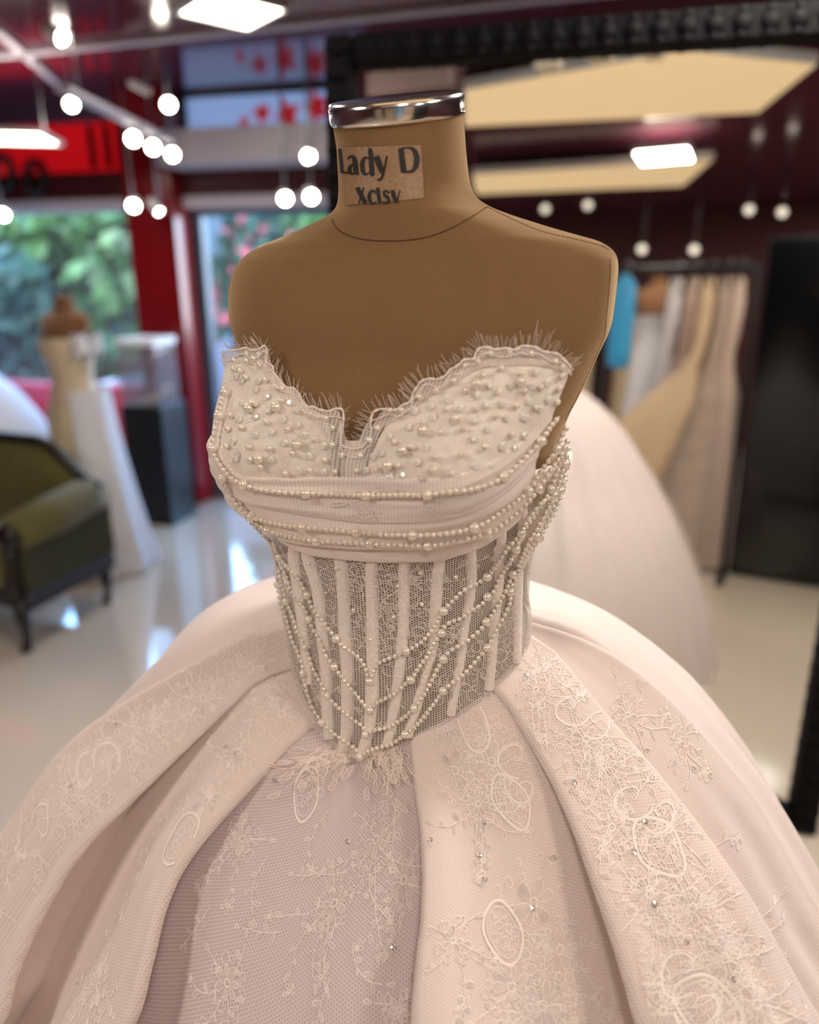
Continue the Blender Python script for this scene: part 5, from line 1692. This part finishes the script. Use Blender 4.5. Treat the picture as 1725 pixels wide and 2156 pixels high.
# lace on the corset and band, in (metres round, height) of the body
def corset_fn(a, lift):
    t_ = a[:, 0] / .125
    z = -a[:, 1]
    ok = (t_ > -1.5) & (t_ < 1.35) & (z < band_bot_z(t_) + .004) & (z > waist_all(t_) - .02)
    return surf(t_, z, .0034 + lift), ok
def cput(px, py, size, ang, kind='spray', rich=1.0):
    t_, z = tz(px, py)
    m = Motif()
    u, v = t_ * .125, -z
    if kind == 'spray': m.spray(u, v, R(ang), size, g_, rich)
    elif kind == 'sprig': m.sprig(u, v, R(ang), size, g_, 7)
    elif kind == 'web': m.web(u, v, size, size, int(15 * rich), g_, .0042, .0078)
    lay(m, corset_fn, 'lace_applique', .0006, wscale=.8)
for px, py, sz, an, kd, rc in ((805, 1262, .05, 60, 'sprig', 1), (806, 1265, .05, 10, 'sprig', 1), (806, 1265, .05, -60, 'sprig', 1), (806, 1265, .04, 120, 'sprig', 1), (750, 1220, .030, 90, 'web', 1.6), (750, 1290, .034, 90, 'web', 1.4), (870, 1290, .04, 30, 'sprig', 1), (960, 1200, .04, -20, 'sprig', 1), (985, 1215, .045, 160, 'sprig', 1), (680, 1240, .035, 90, 'web', 1.2), (660, 1300, .03, 90, 'sprig', 1), (1085, 1330, .032, 90, 'web', 2.2), (1095, 1280, .03, -90, 'sprig', 1), (1060, 1400, .03, 90, 'web', 1.6), (1000, 1340, .035, 60, 'sprig', 1), (900, 1430, .03, 40, 'sprig', 1), (720, 1440, .03, 120, 'sprig', 1), (840, 1360, .03, 90, 'web', 1), (690, 1380, .03, 70, 'sprig', 1), (980, 1470, .03, 90, 'web', 1.4), (650, 1480, .03, 90, 'web', 1.2), (940, 1265, .03, 100, 'sprig', 1), (750, 1350, .03, 90, 'web', 1.5), (815, 1215, .03, 90, 'web', 1.2), (880, 1240, .03, 90, 'web', 1.2), (895, 1330, .03, 90, 'web', 1), (640, 1400, .03, 90, 'web', 1), (745, 1480, .03, 80, 'sprig', 1), (960, 1400, .03, 90, 'web', 1.2), (1010, 1420, .03, 60, 'sprig', 1), (815, 1440, .03, 100, 'sprig', 1), (870, 1210, .03, 140, 'sprig', 1), (1090, 1240, .03, 90, 'web', 1.6), (1010, 1270, .03, 120, 'sprig', 1)):
    cput(px, py, sz, an, kd, rc)
# lace caught in the drape and the loose threads over the cups
def band_fn(a, lift):
    t_ = a[:, 0] / .125; z = -a[:, 1]
    v = np.clip((band_top_z(t_) - z) / np.maximum(band_top_z(t_) - fold_z(t_) + .004, 1e-3), 0, 1)
    ok = (z < band_top_z(t_) - .003) & (z > fold_z(t_) + .003)
    return surf(t_, z, p1(v) + .0012 + lift), ok
for px, py, an in ((740, 1052, 80), (775, 1058, 60), (870, 1050, 20), (905, 1052, 170), (940, 1060, 60), (800, 1020, 100)):
    t_, z = tz(px, py)
    m = Motif(); m.sprig(t_ * .125, -z, R(an), .026, g_)
    lay(m, band_fn, 'lace_applique', .0004)
def cup_fn(a, lift):
    t_ = a[:, 0] / .125; z = -a[:, 1]
    ok = (z < neck_z(t_) - .003) & (z > band_top_z(t_) + .002) & (t_ < T_SIDE - .03)
    zt, zb2 = neck_z(t_), band_top_z(t_) - .012
    v = np.clip((zt - z) / np.maximum(zt - zb2, 1e-3), 0, 1)
    return surf(t_, z, .0075 + .0015 * np.sin(3.14 * v) - .006 * sstep(.06, 0, v) + lift), ok
cl = Motif()
for _ in range(320):
    px, py = (g_.uniform(470, 700), g_.uniform(770, 1003)) if g_.random() < .42 else (g_.uniform(770, 1185), g_.uniform(760, 1003))
    t_, z = tz(px, py)
    x, y, a = t_ * .125, -z, g_.uniform(0, 6.28)
    pts = []; k_ = g_.uniform(-.5, .5)
    for i in range(9):
        pts.append((x, y)); x += .0024 * math.cos(a); y += .0024 * math.sin(a); a += k_ * .5 + g_.uniform(-.4, .4)
    cl.lines.append((pts, .00045))
o_ = lay(cl, cup_fn, 'cup_threads', .0001, m_cup)
o_['kind'] = 'stuff'
# soft cream lace gathered under the point of the corset
gl = Motif()
for k in range(54):
    t_, z = tz(g_.uniform(690, 850), 1560 + g_.uniform(0, 20))
    gl.sprig(t_ * .125, -z + .004, R(g_.uniform(40, 140)), g_.uniform(.010, .026), g_, 4, False)
def tip_fn(a, lift):
    t_ = a[:, 0] / .125; z = -a[:, 1]
    P = surf(t_, z, .004)
    th = np.arctan2(P[:, 0] - SKC[0], -(P[:, 1] - SKC[1]))
    q = np.clip((per(th, WZ) - z) / per(th, WZ), 0, 1)
    D = dome(th, q, .006 + lift)
    return np.where((q > 0)[:, None], D, P), np.ones(len(a), bool)
lay(gl, tip_fn, 'lace_gather', .0, M('cream_lace_thread', (242, 226, 214), .8), .5)

# sequins
ringm = []
for k in range(12):
    a = 2 * math.pi * k / 12
    ringm += [(.45 * math.cos(a), .45 * math.sin(a), .1), (math.cos(a), math.sin(a), 0)]
me_seq = bpy.data.meshes.new('sequin')
me_seq.from_pydata(ringm, [], [(2 * k, 2 * k + 1, (2 * k + 3) % 24, (2 * k + 2) % 24) for k in range(12)])
me_seq.materials.append(M('iridescent_sequin', (250, 244, 236), .1, metal=.7))
for px, py in [(560, 1410), (494, 1584), (296, 1560), (235, 1700), (178, 1746), (90, 1864), (470, 1567), (730, 1770), (904, 1772), (1022, 1850), (828, 1995), (1200, 1653), (1110, 1417), (1330, 1742), (1307, 1801), (1177, 1801), (1128, 1911), (1335, 1911), (1390, 1985), (1463, 2060), (1022, 1730), (953, 1458), (1010, 1800), (572, 1640)]:
    k = None
    th, q = dhit(px, py)
    k = max(i for i in range(8) if float(BND[i](q)) <= th)
    off = float(pan_vec(k, np.array([q]), np.array([(th - float(BND[k](q))) / (float(BND[k + 1](q)) - float(BND[k](q)))]))[0])
    p = Vector(dome(np.array([th]), np.array([q]), np.array([off + .0022]))[0].tolist())
    p2 = Vector(dome(np.array([th]), np.array([q]), np.array([off + .01]))[0].tolist())
    bead('sequin', me_seq, p, .0027, gown, (p2 - p).normalized() + Vector((g_.uniform(-.3, .3), g_.uniform(-.3, .3), .1)))
